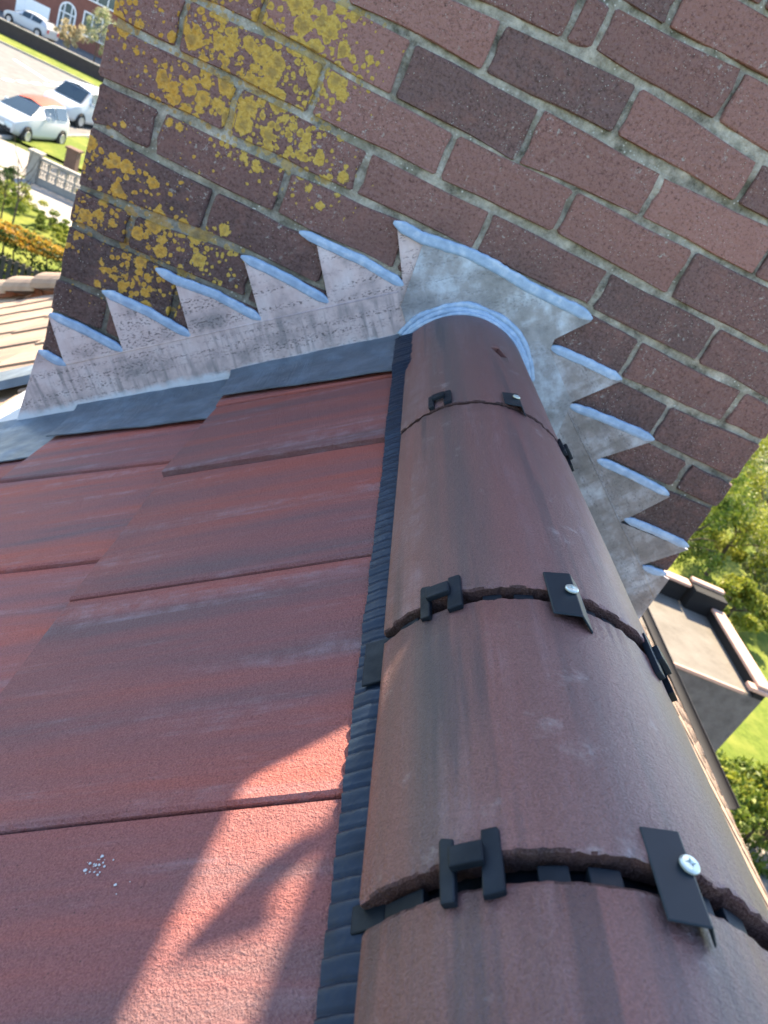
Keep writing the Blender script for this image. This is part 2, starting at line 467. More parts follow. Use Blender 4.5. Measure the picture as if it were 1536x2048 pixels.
# lower courses and everything past the chimney: shared meshes
def grid_tiles(pos, deck, mat, k0, k1, ya, yb, lim, right=False, w_=.2775):
    protos = []
    for k in range(k0, k1):
        off = .5 * w_ if k % 2 else 0
        y = ya + off; j = 0
        while y < yb + lim(k):
            c0 = pos((k + .5) * GA, y + w_ / 2, 0)
            key = len(protos) % 4
            if len(protos) < 4:
                vs, fs = tile_mesh('roof_tile', k*GA - .06, (k+1)*GA, y, y + w_ - .001, y + .02, y + w_ + .019, pos, -.0165, -.002, None, mat, 300 + key)
                o = mesh('roof_tile', vs, fs if right else flip(fs), mat, deck, org=c0)
                protos.append((o, k, y))
            else:
                src, k_s, y_s = protos[(k * 3 + j) % 4]
                o = src.copy(); COL.objects.link(o)
                o.location = Vector(src.location) + Vector(pos((k - k_s) * GA, y - y_s)) - Vector(pos(0, 0))
            j += 1; y += w_
# course three and on, left, near part
grid_tiles(lp, deck_l, MAT['tile'], 2, 6, -1.4, -.2, lambda k: 0)
# past the chimney
grid_tiles(lp, deck_l, MAT['tile_sunlit'], 2, 13, .02, HIPY - .15, lambda k: (k + .4) * GA * cos(AL))
# right slope
grid_tiles(rp, deck_r, MAT['tile_sunlit'], 0, 13, -1.66, .9, lambda k: min(2.2, (k + .2) * GA * cos(AR)), right=True, w_=.29)

sp_ = MB(); rs = random.Random(3)
for i in range(26):
    cx, cy = rs.gauss(0, .0045), rs.gauss(0, .0030); r_ = abs(rs.gauss(.0002, .0004)) + .0002
    sc_ = .148 + cx - (.027 if i > 22 else 0); yc_ = -1.0575 + cy - (.0155 if i > 22 else 0)
    pts = [lp(sc_ + r_ * cos(q) * rs.uniform(.6, 1.3), yc_ + r_ * sin(q) * rs.uniform(.6, 1.3), .0009) for q in [2 * pi * j / 7 for j in range(7)]]
    sp_.prism(pts, (-sin(AL), 0, cos(AL)), .0004)
SPLASH = fix_normals(sp_.build('white_splash', plain('white droppings', (.45, .45, .46), .9), None, org=lp(.148, -1.0575, 0)))
tag(SPLASH, 'small white splash of droppings on the nearest left roof tile', 'splash')
fix_normals(MB().prism([lp(GA - .002, -.520, -.012), lp(GA + .006, -.520, -.012), lp(GA + .006, -.510, -.012), lp(GA - .002, -.510, -.012)], (-sin(AL), 0, cos(AL)), .005).build('tile_clip', MAT['plastic'], house, org=lp(GA, -.516, 0)))
# hip tiles, far ridge
hip = MB()
p0 = Vector((.296, HIPY - .02, -.30)); p1 = Vector(lp(EAVE_L, HIPY + .12 + EAVE_L * cos(AL), .03))
dirh = (p1 - p0).normalized(); L = (p1 - p0).length
nseg = int(L / .40); side = dirh.cross(Vector((0, 0, 1))).normalized(); upv = side.cross(dirh).normalized()
for i in range(nseg):
    vs = []; fs = []
    for e, (t, rr, li) in enumerate([(i * L / nseg, .112, .03), ((i + 1.06) * L / nseg, .128, .045)]):
        for k_ in range(13):
            q = pi * (-.02 + 1.04 * k_ / 12)
            vs.append((p0 + dirh * t + upv * (rr * sin(q) * .8 - .05 + li) + side * rr * cos(q))[:])
    for k_ in range(12): fs.append((k_, k_ + 1, 13 + k_ + 1, 13 + k_))
    fs.append(tuple(range(13, 26)))
    mesh('hip_tile', vs, fs, MAT['tile_sunlit'], house, smooth=False, org=(p0 + dirh * (i + .5) * L / nseg)[:])
fr = MB()
vs = []; fs = []
for y in (.46, HIPY + .03):
    for k_ in range(17):
        q = pi * k_ / 16; vs.append((.296 + .122 * cos(q), y, -.368 + .122 * sin(q)))
for k_ in range(16): fs.append((k_, k_ + 1, 18 + k_, 17 + k_))
mesh('ridge_tile', vs, fs, MAT['ridge'], house, org=(.296, .8, -.3))

# gutter and fascia at the right eaves
gx, gz = rp(EAVE_R, 0)[0], rp(EAVE_R, 0)[2]
g = MB(); vs = []; fs = []
gy0, gy1 = 2.28, 5.0
for y in (gy0, gy1):
    dx = (y - 2.3) * .012
    for k_ in range(11):
        q = pi + pi * k_ / 10; vs.append((gx + .075 + dx + .06 * cos(q), y, gz - .01 + .055 * sin(q)))
    for k_ in range(11):
        q = 2 * pi - pi * k_ / 10; vs.append((gx + .075 + dx + .054 * cos(q), y, gz - .01 + .049 * sin(q)))
for k_ in range(22): fs.append((k_, (k_ + 1) % 22, 22 + (k_ + 1) % 22, 22 + k_))
fs += [tuple(range(22)), tuple(range(22, 44))[::-1]]
mesh('gutter', vs, fs, plain('black gutter', (.03, .03, .032), .85, .1), house, org=(gx, 3.5, gz))
MB().bbox((gx - .02, -3, gz - .2), (gx + .005, 5.0, gz - .03), .004).build('fascia', plain('grey fascia', (.16, .145, .13), .6), house, org=(gx, 1, gz))

# ---------------------------------------------------------------- chimney
CX0, CX1, CDEP = -0.440, 0.882, 0.45
HC = 0.0809
BEDS = {-7: [(-.334, -.5635)], -6: [(-.344, -.5002)], -5: [(-.338, -.3978), (.787, -.3927)], -4: [(-.336, -.3373), (-.218, -.3164), (.681, -.3239), (.777, -.331)],
 -3: [(-.332, -.2326), (-.22, -.2436), (-.112, -.2414), (.568, -.2428), (.681, -.2481), (.788, -.239)],
 -2: [(-.336, -.1651), (-.23, -.1577), (-.117, -.1644), (-.003, -.1554), (.225, -.1545), (.453, -.1574), (.564, -.1674), (.675, -.1642), (.787, -.1694)],
 -1: [(-.341, -.0783), (-.229, -.0803), (-.113, -.0781), (-.001, -.0838), (.114, -.0785), (.219, -.0855), (.334, -.0745), (.452, -.0869), (.566, -.0862), (.678, -.0902)],
 0: [(-.334, -.003), (-.228, .0042), (-.115, .0013), (0, -.0011), (.116, -.003), (.228, -.0075), (.332, .0033), (.453, .0061), (.562, .0025)],
 1: [(-.002, .0841), (.117, .0864), (.22, .0842), (.352, .0956), (.448, .0795), (.579, .0876)],
 2: [(.113, .1598), (.255, .1782), (.34, .1726), (.479, .1763), (.582, .1587)], 3: [(.255, .2462), (.485, .2552)]}
PERPS = {-7: {-1.5: -.3386}, -5: {-1.5: -.3372, 3.5: .7821}, -4: {-1.0: -.2194, 3.0: .6812}, -3: {-1.5: -.334, -.5: -.1143, 2.5: .5659, 3.5: .7877},
 -2: {-1.0: -.2293, 0.0: -.0019, 1.0: .2222, 2.0: .4526, 3.0: .6761}, -1: {-1.5: -.3371, -.5: -.1139, .5: .115, 1.5: .333, 2.5: .564},
 0: {0.0: -.0012, 1.0: .2241, 2.0: .4507, -1.0: -.228}, 1: {.5: .1146, 1.5: .3463, 2.5: .5805}, 2: {1.0: .255, 2.0: .4821}}
def bed(b, x):
    pts = [(a, z - b * HC) for a, z in BEDS.get(b, [])]
    if not pts: return b * HC
    pts.sort()
    if x <= pts[0][0]: d = pts[0][1]
    elif x >= pts[-1][0]: d = pts[-1][1]
    else:
        for (xa, da), (xb, db) in zip(pts, pts[1:]):
            if xa <= x <= xb: d = da + (db - da) * (x - xa) / (xb - xa); break
    return b * HC + d * .85

chim = empty('chimney', (.22, .22, -1.2), 'weathered red brick chimney stack with yellow lichen patches and grey mortar', 'chimney')
rb = random.Random(11)
def brick(O, U, W, Nn, quad, depth, out=0.0):
    """quad: BL BR TR TL in (u, w); bevelled, slightly irregular brick"""
    O, U, W, Nn = map(Vector, (O, U, W, Nn))
    ringo = []
    rc = rb.uniform(.002, .0055)
    for e in range(4):
        a = Vector((*quad[e], 0)); b = Vector((*quad[(e + 1) % 4], 0)); d = b - a; Ln = d.length; d = d / Ln
        nrm = Vector((d.y, -d.x, 0))
        for t in (rc, Ln * rb.uniform(.28, .42), Ln * rb.uniform(.58, .75), Ln - rc):
            j = rb.uniform(-.0024, .0014) if rc < t < Ln - rc else rb.uniform(-.001, .0005)
            if rb.random() < .13: j -= rb.uniform(.001, .004)
            ringo.append(a + d * t + nrm * j)
    cen = sum(ringo, Vector((0, 0, 0))) / len(ringo)
    tx, tz = rb.uniform(-.006, .006), rb.uniform(-.012, .012)
    n = len(ringo); vs = []
    for ins, off in ((.0035, 0), (.0008, -.0028), (0, -depth)):
        for q in ringo:
            d = cen - q; d = d / d.length
            p = q + d * ins
            h = out + off + ((p.x - cen.x) * tx + (p.y - cen.y) * tz if off > -.01 else 0) + (rb.uniform(-.0012, .0006) if off > -.01 else 0)
            vs.append((O + U * p.x + W * p.y + Nn * h)[:])
    fs = [tuple(range(n))]
    for a in (0, n):
        for i in range(n): fs.append((a + i, a + n + i, a + n + (i + 1) % n, a + (i + 1) % n))
    c = O + U * cen.x + W * cen.y
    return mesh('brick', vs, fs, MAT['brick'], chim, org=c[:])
JT = .0036
ROW0, ROW1 = -11, 6
for r in range(ROW0, ROW1 + 1):
    odd = r % 2
    us = [(-1.5 + i if odd else -1.0 + i) for i in range(6 if odd else 5)]
    xs = []
    for u in us:
        x = PERPS.get(r, {}).get(u)
        xs.append(x if x is not None else u * .2262 + rb.uniform(-.003, .003))
    if r == 2: xs = sorted(xs + [.207])
    xs = [CX0 - JT + rb.uniform(-.004, .004)] + xs + [CX1 + JT + rb.uniform(-.004, .004)]
    for a, b in zip(xs, xs[1:]):
        jt = JT * rb.uniform(.75, 1.15); jb = JT * rb.uniform(.8, 1.2)
        quad = [(a + jt, bed(r, a) + jb), (b - jt, bed(r, b) + jb), (b - jt, bed(r + 1, b) - jb), (a + jt, bed(r + 1, a) - jb)]
        if quad[0][1] < -.95: continue
        dep = .10
        first, last = a == xs[0], b == xs[-1]
        if first or last: dep = .215 if odd else .1025
        brick((0, 0, 0), (1, 0, 0), (0, 0, 1), (0, -1, 0), quad, dep, rb.uniform(-.0015, .0015))
    # the two sides
    for sx in (0, 1):
        y = .215 if odd else .1025
        while y < CDEP - .03:
            y2 = min(CDEP, y + .225)
            if y2 > CDEP - .05: y2 = CDEP
            q = [(y + .005, r*HC + JT), (y2 - .005, r*HC + JT), (y2 - .005, (r+1)*HC - JT), (y + .005, (r+1)*HC - JT)]
            if sx == 0: brick((CX0, 0, 0), (0, 1, 0), (0, 0, 1), (-1, 0, 0), q, .1, 0)
            else: brick((CX1, 0, 0), (0, 1, 0), (0, 0, 1), (1, 0, 0), q, .1, 0)
            y = y2
# mortar: uneven face, deeper and shallower along the joints
vs = []; fs = []
NX, NZ = 190, 200
zb, zt = -.95, ROW1 * HC + HC
for j in range(NZ + 1):
    for i in range(NX + 1):
        x = CX0 + .006 + (CX1 - CX0 - .012) * i / NX; z = zb + (zt - zb) * j / NZ
        q = Vector((x, z, 0))
        d = .0068 + .0085 * mnoise.noise(q * 9) + .0050 * mnoise.noise(q * 37) + .0028 * mnoise.noise(q * 95)
        vs.append((x, max(.0034, d), z))
for j in range(NZ):
    for i in range(NX):
        a = j * (NX + 1) + i; fs.append((a, a + 1, a + NX + 2, a + NX + 1))
mo = mesh('mortar', vs, fs, MAT['mortar'], chim, smooth=True, org=(.22, .0, -.2))
MB().box((CX0 + .007, .016, -1.2), (CX1 - .007, CDEP, zt)).build('mortar_core', MAT['mortar'], chim, org=(.22, .2, -.3))
# oversailing cap, flaunching, pots (above the picture; they throw the shadow on the roof)
MB().bbox((CX0 - .03, -.03, zt + .001), (CX1 + .03, CDEP + .03, .603), .004).build('cap', MAT['mortar'], chim, org=(.22, .2, .58))
POTZ = .62
fl = MB().add([(CX0, 0.02, .604), (CX1, .02, .604), (CX1, CDEP - .02, .604), (CX0, CDEP - .02, .604), (CX0 + .15, .12, .64), (CX1 - .15, .12, .64), (CX1 - .15, CDEP - .1, .64), (CX0 + .15, CDEP - .1, .64)],
        [(0, 1, 5, 4), (1, 2, 6, 5), (2, 3, 7, 6), (3, 0, 4, 7), (4, 5, 6, 7), (3, 2, 1, 0)])
fl.build('flaunching', MAT['mortar'], chim, org=(.22, .2, .6))
clay = plain('terracotta pot', (.35, .15, .09), .85)
for px in (-.105, .206, .515):
    pr_ = [(.140, 0), (.132, .03), (.124, .09), (.126, .22), (.127, .60), (.150, .62), (.150, .68), (.118, .685), (.110, .66), (.105, .1)]
    MB().lathe(pr_, (px, .22, POTZ), 32).build('chimney_pot', clay, chim, smooth=False, org=(px, .22, POTZ))
hk = [(.40, .934), (.379, .922), (.364, .927), (.350, .944), (.342, .957), (.362, .966), (.380, .972), (.377, .958), (.374, .946), (.385, .941), (.40, .950)]
fix_normals(MB().prism([(x, .218, z) for x, z in hk], (0, 1, 0), .004).build('wire_bracket', MAT['plate'], chim, org=(.38, .22, .94)))

# ---------------------------------------------------------------- lead flashing
def sheet(name, pts, y, th, mat, label=None, cat=None, parent=None):
    k = MB().prism([(x, y, z) for x, z in pts], (0, 1, 0), th)
    o = k.build(name, mat, parent, org=(pts[0][0], y, pts[0][1]))
    bm = bmesh.new(); bm.from_mesh(o.data)
    bmesh.ops.triangulate(bm, faces=[f for f in bm.faces if len(f.verts) > 4])
    bmesh.ops.recalc_face_normals(bm, faces=bm.faces[:]); bm.to_mesh(o.data); bm.free()
    if label: tag(o, label, cat)
    return o
FL_LEFT = [(-.452, -.8407), (-.4395, -.647), (-.3864, -.649), (-.4345, -.5695), (-.292, -.5756), (-.3476, -.4891), (-.1856, -.4945), (-.2389, -.4134), (-.0764, -.4132), (-.138, -.3273), (.0252, -.3351), (-.028, -.2554), (.134, -.2539), (.0849, -.1705), (.1391, -.1743), (.1454, -.2037), (.1644, -.2694), (.1984, -.372)]
flash_l = sheet('lead_flashing', FL_LEFT, -.0075, .006, MAT['lead_l'], 'pale speckled stepped lead flashing on the left of the ridge', 'flashing')
SADDLE = [(.1366, -.1749), (.2103, -.165), (.3293, -.1706), (.4634, -.1733), (.4204, -.2279), (.4230, -.2486), (.5082, -.3184), (.5200, -.42), (.42, -.46), (.2, -.40), (.1741, -.3221), (.1459, -.2883)]
flash_c = sheet('lead_saddle', SADDLE, -.0115, .0035, MAT['lead_c'], 'shiny grey lead saddle above the end of the ridge tiles', 'flashing')
FL_RIGHT = [(.4151, -.2334), (.4229, -.2418), (.5714, -.2444), (.5079, -.3201), (.69, -.3195), (.6161, -.3938), (.7822, -.4075), (.7256, -.4973), (.8837, -.4934), (.8186, -.5654), (.8893, -.5697), (.8893, -.76), (.75, -.65), (.42, -.42), (.3510, -.3029)]
flash_r = sheet('lead_flashing', FL_RIGHT, -.0075, .006, MAT['lead_r'], 'stained brown-grey stepped lead flashing on the right of the ridge', 'flashing')
# raised folds along the flashing
def fold(pts, y, r, mat, parent):
    MB().tube([(x, y, z) for x, z in pts], r, 6).build('fold', mat, parent, smooth=True, org=(pts[0][0], y, pts[0][1]))
fold([(-.3837, -.6478), (-.13, -.4608), (.1318, -.268)], -.0073, .0012, MAT['lead_l'], flash_l)
fold([(.4449, -.2857), (.5389, -.3582), (.6081, -.408), (.7157, -.4907), (.8213, -.5695), (.885, -.6199)], -.0073, .0012, MAT['lead_r'], flash_r)

def bead(pts, parent, hw=.0085, th=.0026, seed=0, y=-.0095):
    """lumpy smeared bead of sealant on the wall face"""
    P = [Vector((x, 0, z)) for x, z in pts]
    dense = []
    for a, b in zip(P, P[1:]):
        n = max(2, int((b - a).length / .006))
        dense += [a.lerp(b, i / n) for i in range(n)]
    dense.append(P[-1]); n = len(dense); vs = []; fs = []; S = 10
    for i, q in enumerate(dense):
        t = (dense[min(i + 1, n - 1)] - dense[max(i - 1, 0)]).normalized(); nr = Vector((-t.z, 0, t.x))
        f = i / (n - 1); end = min(1, min(f, 1 - f) * n / 3.0) ** .5
        w1 = hw * (1.0 + .16 * mnoise.noise(Vector((i * .31, seed, 0))) + .14 * mnoise.noise(Vector((i * .83, seed, 4)))) * max(.25, end)
        w2 = hw * (1.0 + .12 * mnoise.noise(Vector((i * .33, seed, 9))) + .08 * mnoise.noise(Vector((i * .77, seed, 5)))) * max(.25, end)
        h = th * (1 + .25 * mnoise.noise(Vector((i * .4, seed, 2)))) * max(.2, end)
        for k_ in range(S + 1):
            a = pi * k_ / S
            ww = (w1 if k_ < S / 2 else w2) * cos(a)
            hh = h * (sin(a) ** .7) * (1 + .12 * sin(a * 5 + seed)) + .0003
            v = q + nr * ww; vs.append((v.x, y + .005 - hh - .003 * (0 < k_ < S), v.z))
    for i in range(n - 1):
        for k_ in range(S):
            a = i * (S + 1) + k_; fs.append((a, a + S + 1, a + S + 2, a + 1))
    o = mesh('sealant_bead', vs, fs, MAT['sealant'], parent, smooth=True, org=(pts[0][0], y, pts[0][1]))
    return fix_normals(o)
BEADS = {'L0': [(-.4387, -.6437), (-.4094, -.647), (-.3821, -.6493)], 'L1': [(-.4336, -.5673), (-.3648, -.5691), (-.2904, -.5771)], 'L2': [(-.3535, -.4864), (-.2722, -.4874), (-.182, -.4971)],
 'L3': [(-.2752, -.4087), (-.2382, -.4126), (-.1641, -.4076), (-.0732, -.4149)], 'L4': [(-.1432, -.3264), (-.0596, -.3284), (.0279, -.3361)], 'L5': [(-.064, -.2471), (-.0161, -.247), (.0586, -.2467), (.1365, -.255)],
 'T': [(.0769, -.1668), (.1335, -.1703), (.2078, -.16), (.2658, -.1609), (.327, -.1663), (.386, -.1676), (.4308, -.1673), (.4627, -.17)],
 'R1': [(.4206, -.244), (.4915, -.2419), (.5697, -.2431)], 'R2': [(.5073, -.3256), (.5921, -.3202), (.6886, -.3189)], 'R3': [(.6119, -.3989), (.697, -.3991), (.7793, -.4048)], 'R4': [(.7276, -.487), (.7988, -.4851), (.881, -.4875)], 'R5': [(.8223, -.567), (.8527, -.5674), (.8783, -.562)]}
for i, (k_, p_) in enumerate(BEADS.items()):
    par = flash_l if k_[0] == 'L' else flash_r if k_[0] == 'R' else flash_c
    bead(p_, par, hw=.0100 if k_ == 'T' else .0086, seed=i * 3.7, y=-.0125 if k_ == 'T' else -.0085)

# lead dressed over the tiles
def apron(name, corners, label, seed, nx=14, ny=8):
    """corners: four (s, y, h) on the left slope: wall-top, wall-bottom, out-bottom, out-top"""
    vs = []; fs = []
    a, b, c, d = [Vector(q) for q in corners]
    for layer in (0, 1):
        for i in range(nx + 1):
            for j in range(ny + 1):
                f, g_ = i / nx, j / ny
                q = (a.lerp(b, f)).lerp(d.lerp(c, f), g_)
                wv = .0022 * mnoise.noise(Vector((f * 3 + seed, g_ * 2, 0))) + .001 * mnoise.noise(Vector((f * 11, g_ * 6, seed)))
                lift = .012 * (1 - g_) ** 6
                e = .0025 * mnoise.noise(Vector((f * 6, seed, 7))) * (g_ == 1 or 0)
                vs.append(lp(q.x, q.y + e, q.z + wv + lift - .0022 * layer))
    o_ = (nx + 1) * (ny + 1)
    for i in range(nx):
        for j in range(ny):
            q = i * (ny + 1) + j
            fs.append((q, q + 1, q + ny + 2, q + ny + 1)); fs.append((o_ + q, o_ + q + ny + 1, o_ + q + ny + 2, o_ + q + 1))
    for i in range(nx):
        for j in (0, ny):
            q = i * (ny + 1) + j; fs.append((q, q + ny + 1, o_ + q + ny + 1, o_ + q))
    for j in range(ny):
        for i in (0, nx):
            q = i * (ny + 1) + j; fs.append((q, o_ + q, o_ + q + 1, q + 1))
    o = mesh(name, vs, fs, MAT['lead_a'], None, smooth=False, org=lp(corners[0][0], corners[0][1], 0))
    return tag(fix_normals(o), label, 'flashing', 'dark lead aprons dressed over the tiles below the chimney')
apron('lead_apron', [(-.03, -.003, .012), (GA + .002, -.003, .012), (GA + .002, -.128, .0125), (-.03, -.203, .0125)], 'dark blue-grey lead apron on the uppermost tiles, nearest the ridge', 1)
apron('lead_apron', [(GA - .03, -.003, -.006), (2*GA + .002, -.003, .008), (2*GA + .002, -.150, .0095), (GA - .03, -.207, -.004)], 'dark blue-grey lead apron one tile course below the uppermost', 4)
apron('lead_apron', [(2*GA - .03, -.003, -.004), (3*GA, -.003, .008), (3*GA, -.20, .009), (2*GA - .03, -.218, -.003)], 'blue-grey lead apron at the left edge of the picture, lowest of three', 8)
# back gutter lead showing past the left side of the chimney
bgm = MB()
bgm.add([lp(.55, .33, .012), lp(1.15, .33, .012), lp(1.15, .50, .013), lp(.55, .50, .013), lp(.55, .345, .03), lp(1.15, .345, .03), lp(1.15, .47, .03), lp(.55, .47, .03)],
        [(0, 1, 5, 4), (1, 2, 6, 5), (2, 3, 7, 6), (3, 0, 4, 7), (4, 5, 6, 7)])
tag(fix_normals(bgm.build('lead_apron', MAT['lead_a'], None, org=lp(.8, .4, 0))), 'strip of lead on the sunlit roof behind the left edge of the chimney', 'flashing')
sd_ = MB().add([lp(.68, 0.0, .008), lp(.90, 0.0, .008), lp(.90, .33, .008), lp(.68, .33, .008), lp(.68, 0.0, .004), lp(.90, 0.0, .004), lp(.90, .33, .004), lp(.68, .33, .004)],
        [(0, 1, 2, 3), (7, 6, 5, 4), (0, 4, 5, 1), (1, 5, 6, 2), (2, 6, 7, 3), (3, 7, 4, 0)])
tag(fix_normals(sd_.build('lead_soaker', plain('bright lead', (.42, .42, .44), .5, .5), None, org=lp(.8, .2, 0))), 'bright sunlit lead sheet beside the lower left corner of the chimney', 'flashing')

# ---------------------------------------------------------------- ridge capping
RXC, RZC, RR = 0.296, -0.368, 0.122
def cyl(th, y, r): return (RXC + r * cos(rad(th)), y, RZC + r * sin(rad(th)))
ridge = empty('ridge_capping', (RXC, -.8, -.36), 'row of half-round brown-red ridge tiles with black clips running up to the chimney', 'ridge')
def ridge_tile(y_far, y_near, seed, tilt=0.0, dx=0.0, tmin=14, tmax=164):
    r = random.Random(seed); NA = 110
    ny = max(6, int((y_far - y_near) / .03))
    th = .0165
    ys = [y_far, y_far - .003] + [y_far - .003 + (y_near + .004 - y_far + .003) * i / ny for i in range(1, ny)] + [y_near + .004, y_near + .0012, y_near]
    prof = [-.002] + [0] * (len(ys) - 3) + [-.0004, -.0016]
    vs = []; n = len(ys)
    def rough(i, k_): return .0016 * mnoise.noise(Vector((k_ * .45, i * .7, seed))) if i >= n - 2 or i < 2 else .0004 * mnoise.noise(Vector((k_ * .1, i * .4, seed)))
    for i, y in enumerate(ys):
        for k_ in range(NA + 1):
            a = tmin + (tmax - tmin) * k_ / NA
            edge = 0
            if k_ in (0, NA): edge = -.003
            f = (y_far - y) / (y_far - y_near)
            rr = RR + prof[i] + rough(i, k_) + edge + tilt * f
            yy = y + (.0018 * mnoise.noise(Vector((k_ * .21, seed, 3))) + .0042 * max(0, mnoise.noise(Vector((k_ * .55, seed, 8))) - .1) if i >= n - 3 else 0)
            p = cyl(a, yy, rr); vs.append((p[0] + dx, p[1], p[2]))
    b = len(vs)
    for i in (0, n - 1):
        for k_ in range(NA + 1):
            a = tmin + (tmax - tmin) * k_ / NA
            p = cyl(a, ys[i] + (.0025 if i else 0) + .002 * mnoise.noise(Vector((k_ * .6, seed, 6))), RR - th + (tilt if i else 0)); vs.append((p[0] + dx, p[1], p[2]))
    fs = []
    for i in range(n - 1):
        for k_ in range(NA):
            q = i * (NA + 1) + k_; fs.append((q, q + NA + 1, q + NA + 2, q + 1))
    W = NA + 1
    for k_ in range(NA):
        fs.append((k_, k_ + 1, b + k_ + 1, b + k_))
        e = (n - 1) * W
        fs.append((e + k_, b + W + k_, b + W + k_ + 1, e + k_ + 1))
        fs.append((b + k_, b + k_ + 1, b + W + k_ + 1, b + W + k_))
    for k_ in (0, NA):
        for i in range(n - 1):
            pass
        loop = [i * W + k_ for i in range(n)] + [b + W + k_, b + k_]
        fs.append(tuple(loop))
    o = mesh('ridge_tile', vs, fs, MAT['ridge'], ridge, smooth=False, org=(RXC, (y_far + y_near) / 2, RZC + RR))
    fix_normals(o)
    o.data.materials.append(MAT['core'])
    for q in o.data.polygons:
        q.use_smooth = len(q.vertices) == 4 and abs(q.normal.y) < .5
        if abs(q.normal.y) > .55: q.material_index = 1
    return o
rt0 = ridge_tile(-.002, -.489, 1, tilt=.0008)
rt1 = ridge_tile(-.494, -.8955, 2, tilt=.0028, dx=.0004)
rt2 = ridge_tile(-.9055, -1.1108, 3, tilt=.0035, dx=-.0006)
rt3 = ridge_tile(-1.1222, -1.56, 4, tilt=.002, dx=-.0012)
# old nail hole in the tile nearest the chimney
cut = MB().prism([cyl(95.5, -.222, .15), cyl(89.5, -.207, .15), cyl(85, -.243, .15), cyl(90, -.257, .15)], (0, 0, -1), .1).build('cutter', None)
fix_normals(cut)
md = rt0.modifiers.new('hole', 'BOOLEAN'); md.object = cut; md.operation = 'DIFFERENCE'; md.solver = 'EXACT'
dg = bpy.context.evaluated_depsgraph_get()
nm = D.meshes.new_from_object(rt0.evaluated_get(dg))
rt0.modifiers.clear(); rt0.data = nm
D.objects.remove(cut)

# ribbed ventilation strip on both sides
def vent(sgn):
    vs = []; fs = []; per = .0138; SUBD = 12; n = int(1.55 / (per / SUBD)); cols = 6
    for i in range(n + 1):
        y = -.006 - i * per / SUBD
        wob = .30 * mnoise.noise(Vector((y * 7, sgn, 3)))
        for k_ in range(cols + 1):
            f = k_ / cols
            ph = y / per + wob + .12 * mnoise.noise(Vector((y * 45, f * 1.5, sgn)))
            fr_ = ph - math.floor(ph)
            groove = math.exp(-((fr_ - .5) / .085) ** 2)
            amp = .0040 * (1 + .35 * mnoise.noise(Vector((y * 40, sgn, 5))))
            h = amp * (1 - groove) * (.8 + .2 * cos(2 * pi * (fr_ - .2)))
            s = -.062 * f + .0010 * mnoise.noise(Vector((y * 25, 2, sgn)))
            up_ = .0065 * min(1, max(0, (y + .235) / .03)) + .006 * min(1, max(0, (y + .53) / .06))
            hh = .0042 + h + .0012 * mnoise.noise(Vector((y * 60, f * 3, sgn))) + .004 * f + up_
            if k_ == 0: hh = .0030 + h * .7 + up_
            vs.append(lp(s + (.0015 if k_ == 0 else 0), y, hh) if sgn < 0 else rp(s, y, hh))
    for i in range(n):
        for k_ in range(cols):
            q = i * (cols + 1) + k_; fs.append((q, q + 1, q + cols + 2, q + cols + 1))
    o = mesh('vent_strip', vs, fs, MAT['strip'], ridge, smooth=True, org=(XL if sgn < 0 else XR, -.7, ZL))
    if sgn > 0: o.data.flip_normals()
    return o
vent(-1); vent(1)

# joints: unions, clips, screw plates
def arcblock(t0, t1, y0, y1, r0, r1, n=6):
    vs = []; fs = []
    for i in range(n + 1):
        t = t0 + (t1 - t0) * i / n
        vs += [cyl(t, y0, r0), cyl(t, y1, r0), cyl(t, y1, r1), cyl(t, y0, r1)]
    for i in range(n):
        for k_ in range(4): fs.append((i*4 + k_, i*4 + (k_+1) % 4, (i+1)*4 + (k_+1) % 4, (i+1)*4 + k_))
    fs += [(3, 2, 1, 0), tuple(n*4 + k_ for k_ in range(4))]
    return vs, fs
def bevel_obj(o, w, seg=2):
    bm = bmesh.new(); bm.from_mesh(o.data)
    bmesh.ops.recalc_face_normals(bm, faces=bm.faces[:])
    ed = [e for e in bm.edges if len(e.link_faces) == 2 and e.calc_face_angle(0) > .5]
    bmesh.ops.bevel(bm, geom=ed, offset=w, segments=seg, profile=.6, affect='EDGES', clamp_overlap=True)
    bm.to_mesh(o.data); bm.free(); return o
def clip(tc, yc, yl=.034, w=14.5, lift=0.0):
    """H-shaped black clip: two bars bridged across the joint; tc = angle of its middle"""
    k = MB(); y0, y1 = yc - yl * .54, yc + yl * .46
    out = [(-.5, 0), (-.47, .12), (-.33, 0), (-.22, .1), (-.21, .40), (.21, .40), (.20, .06), (.33, 0), (.5, .03), (.5, .9), (.46, 1), (.22, 1), (.21, .72), (-.21, .70), (-.23, .86), (-.45, .98), (-.5, .85)]
    bars = [[(-.5, .02), (-.26, .0), (-.24, .93), (-.46, 1.0), (-.5, .93)], [(.15, .0), (.5, .04), (.5, .94), (.46, 1.0), (.20, .98)]]
    r0, r1 = RR + .0028 + lift, RR + .0076 + lift
    for b_ in bars:
        vs = []
        for r in (r0, r1):
            for a, f in b_: vs.append(cyl(tc - a * w, y0 + f * (y1 - y0), r - (.003 if f < .1 or f > .9 else 0)))
        n = len(b_)
        k.add(vs, [tuple(range(n))[::-1], tuple(range(n, 2*n))] + [(i, (i+1) % n, n + (i+1) % n, n + i) for i in range(n)])
    o = k.build('ridge_clip', MAT['plastic'], ridge, org=cyl(tc, yc, RR))
    bevel_obj(o, .0010)
    vs, fs = arcblock(tc + .30 * w, tc - .24 * w, y0 + .42 * yl, y0 + .74 * yl, RR + .0038 + lift, RR + .0085 + lift, 5)
    b2 = mesh('bridge', vs, fs, MAT['plastic'], o, org=cyl(tc, yc, RR)); bevel_obj(b2, .001)
    return o
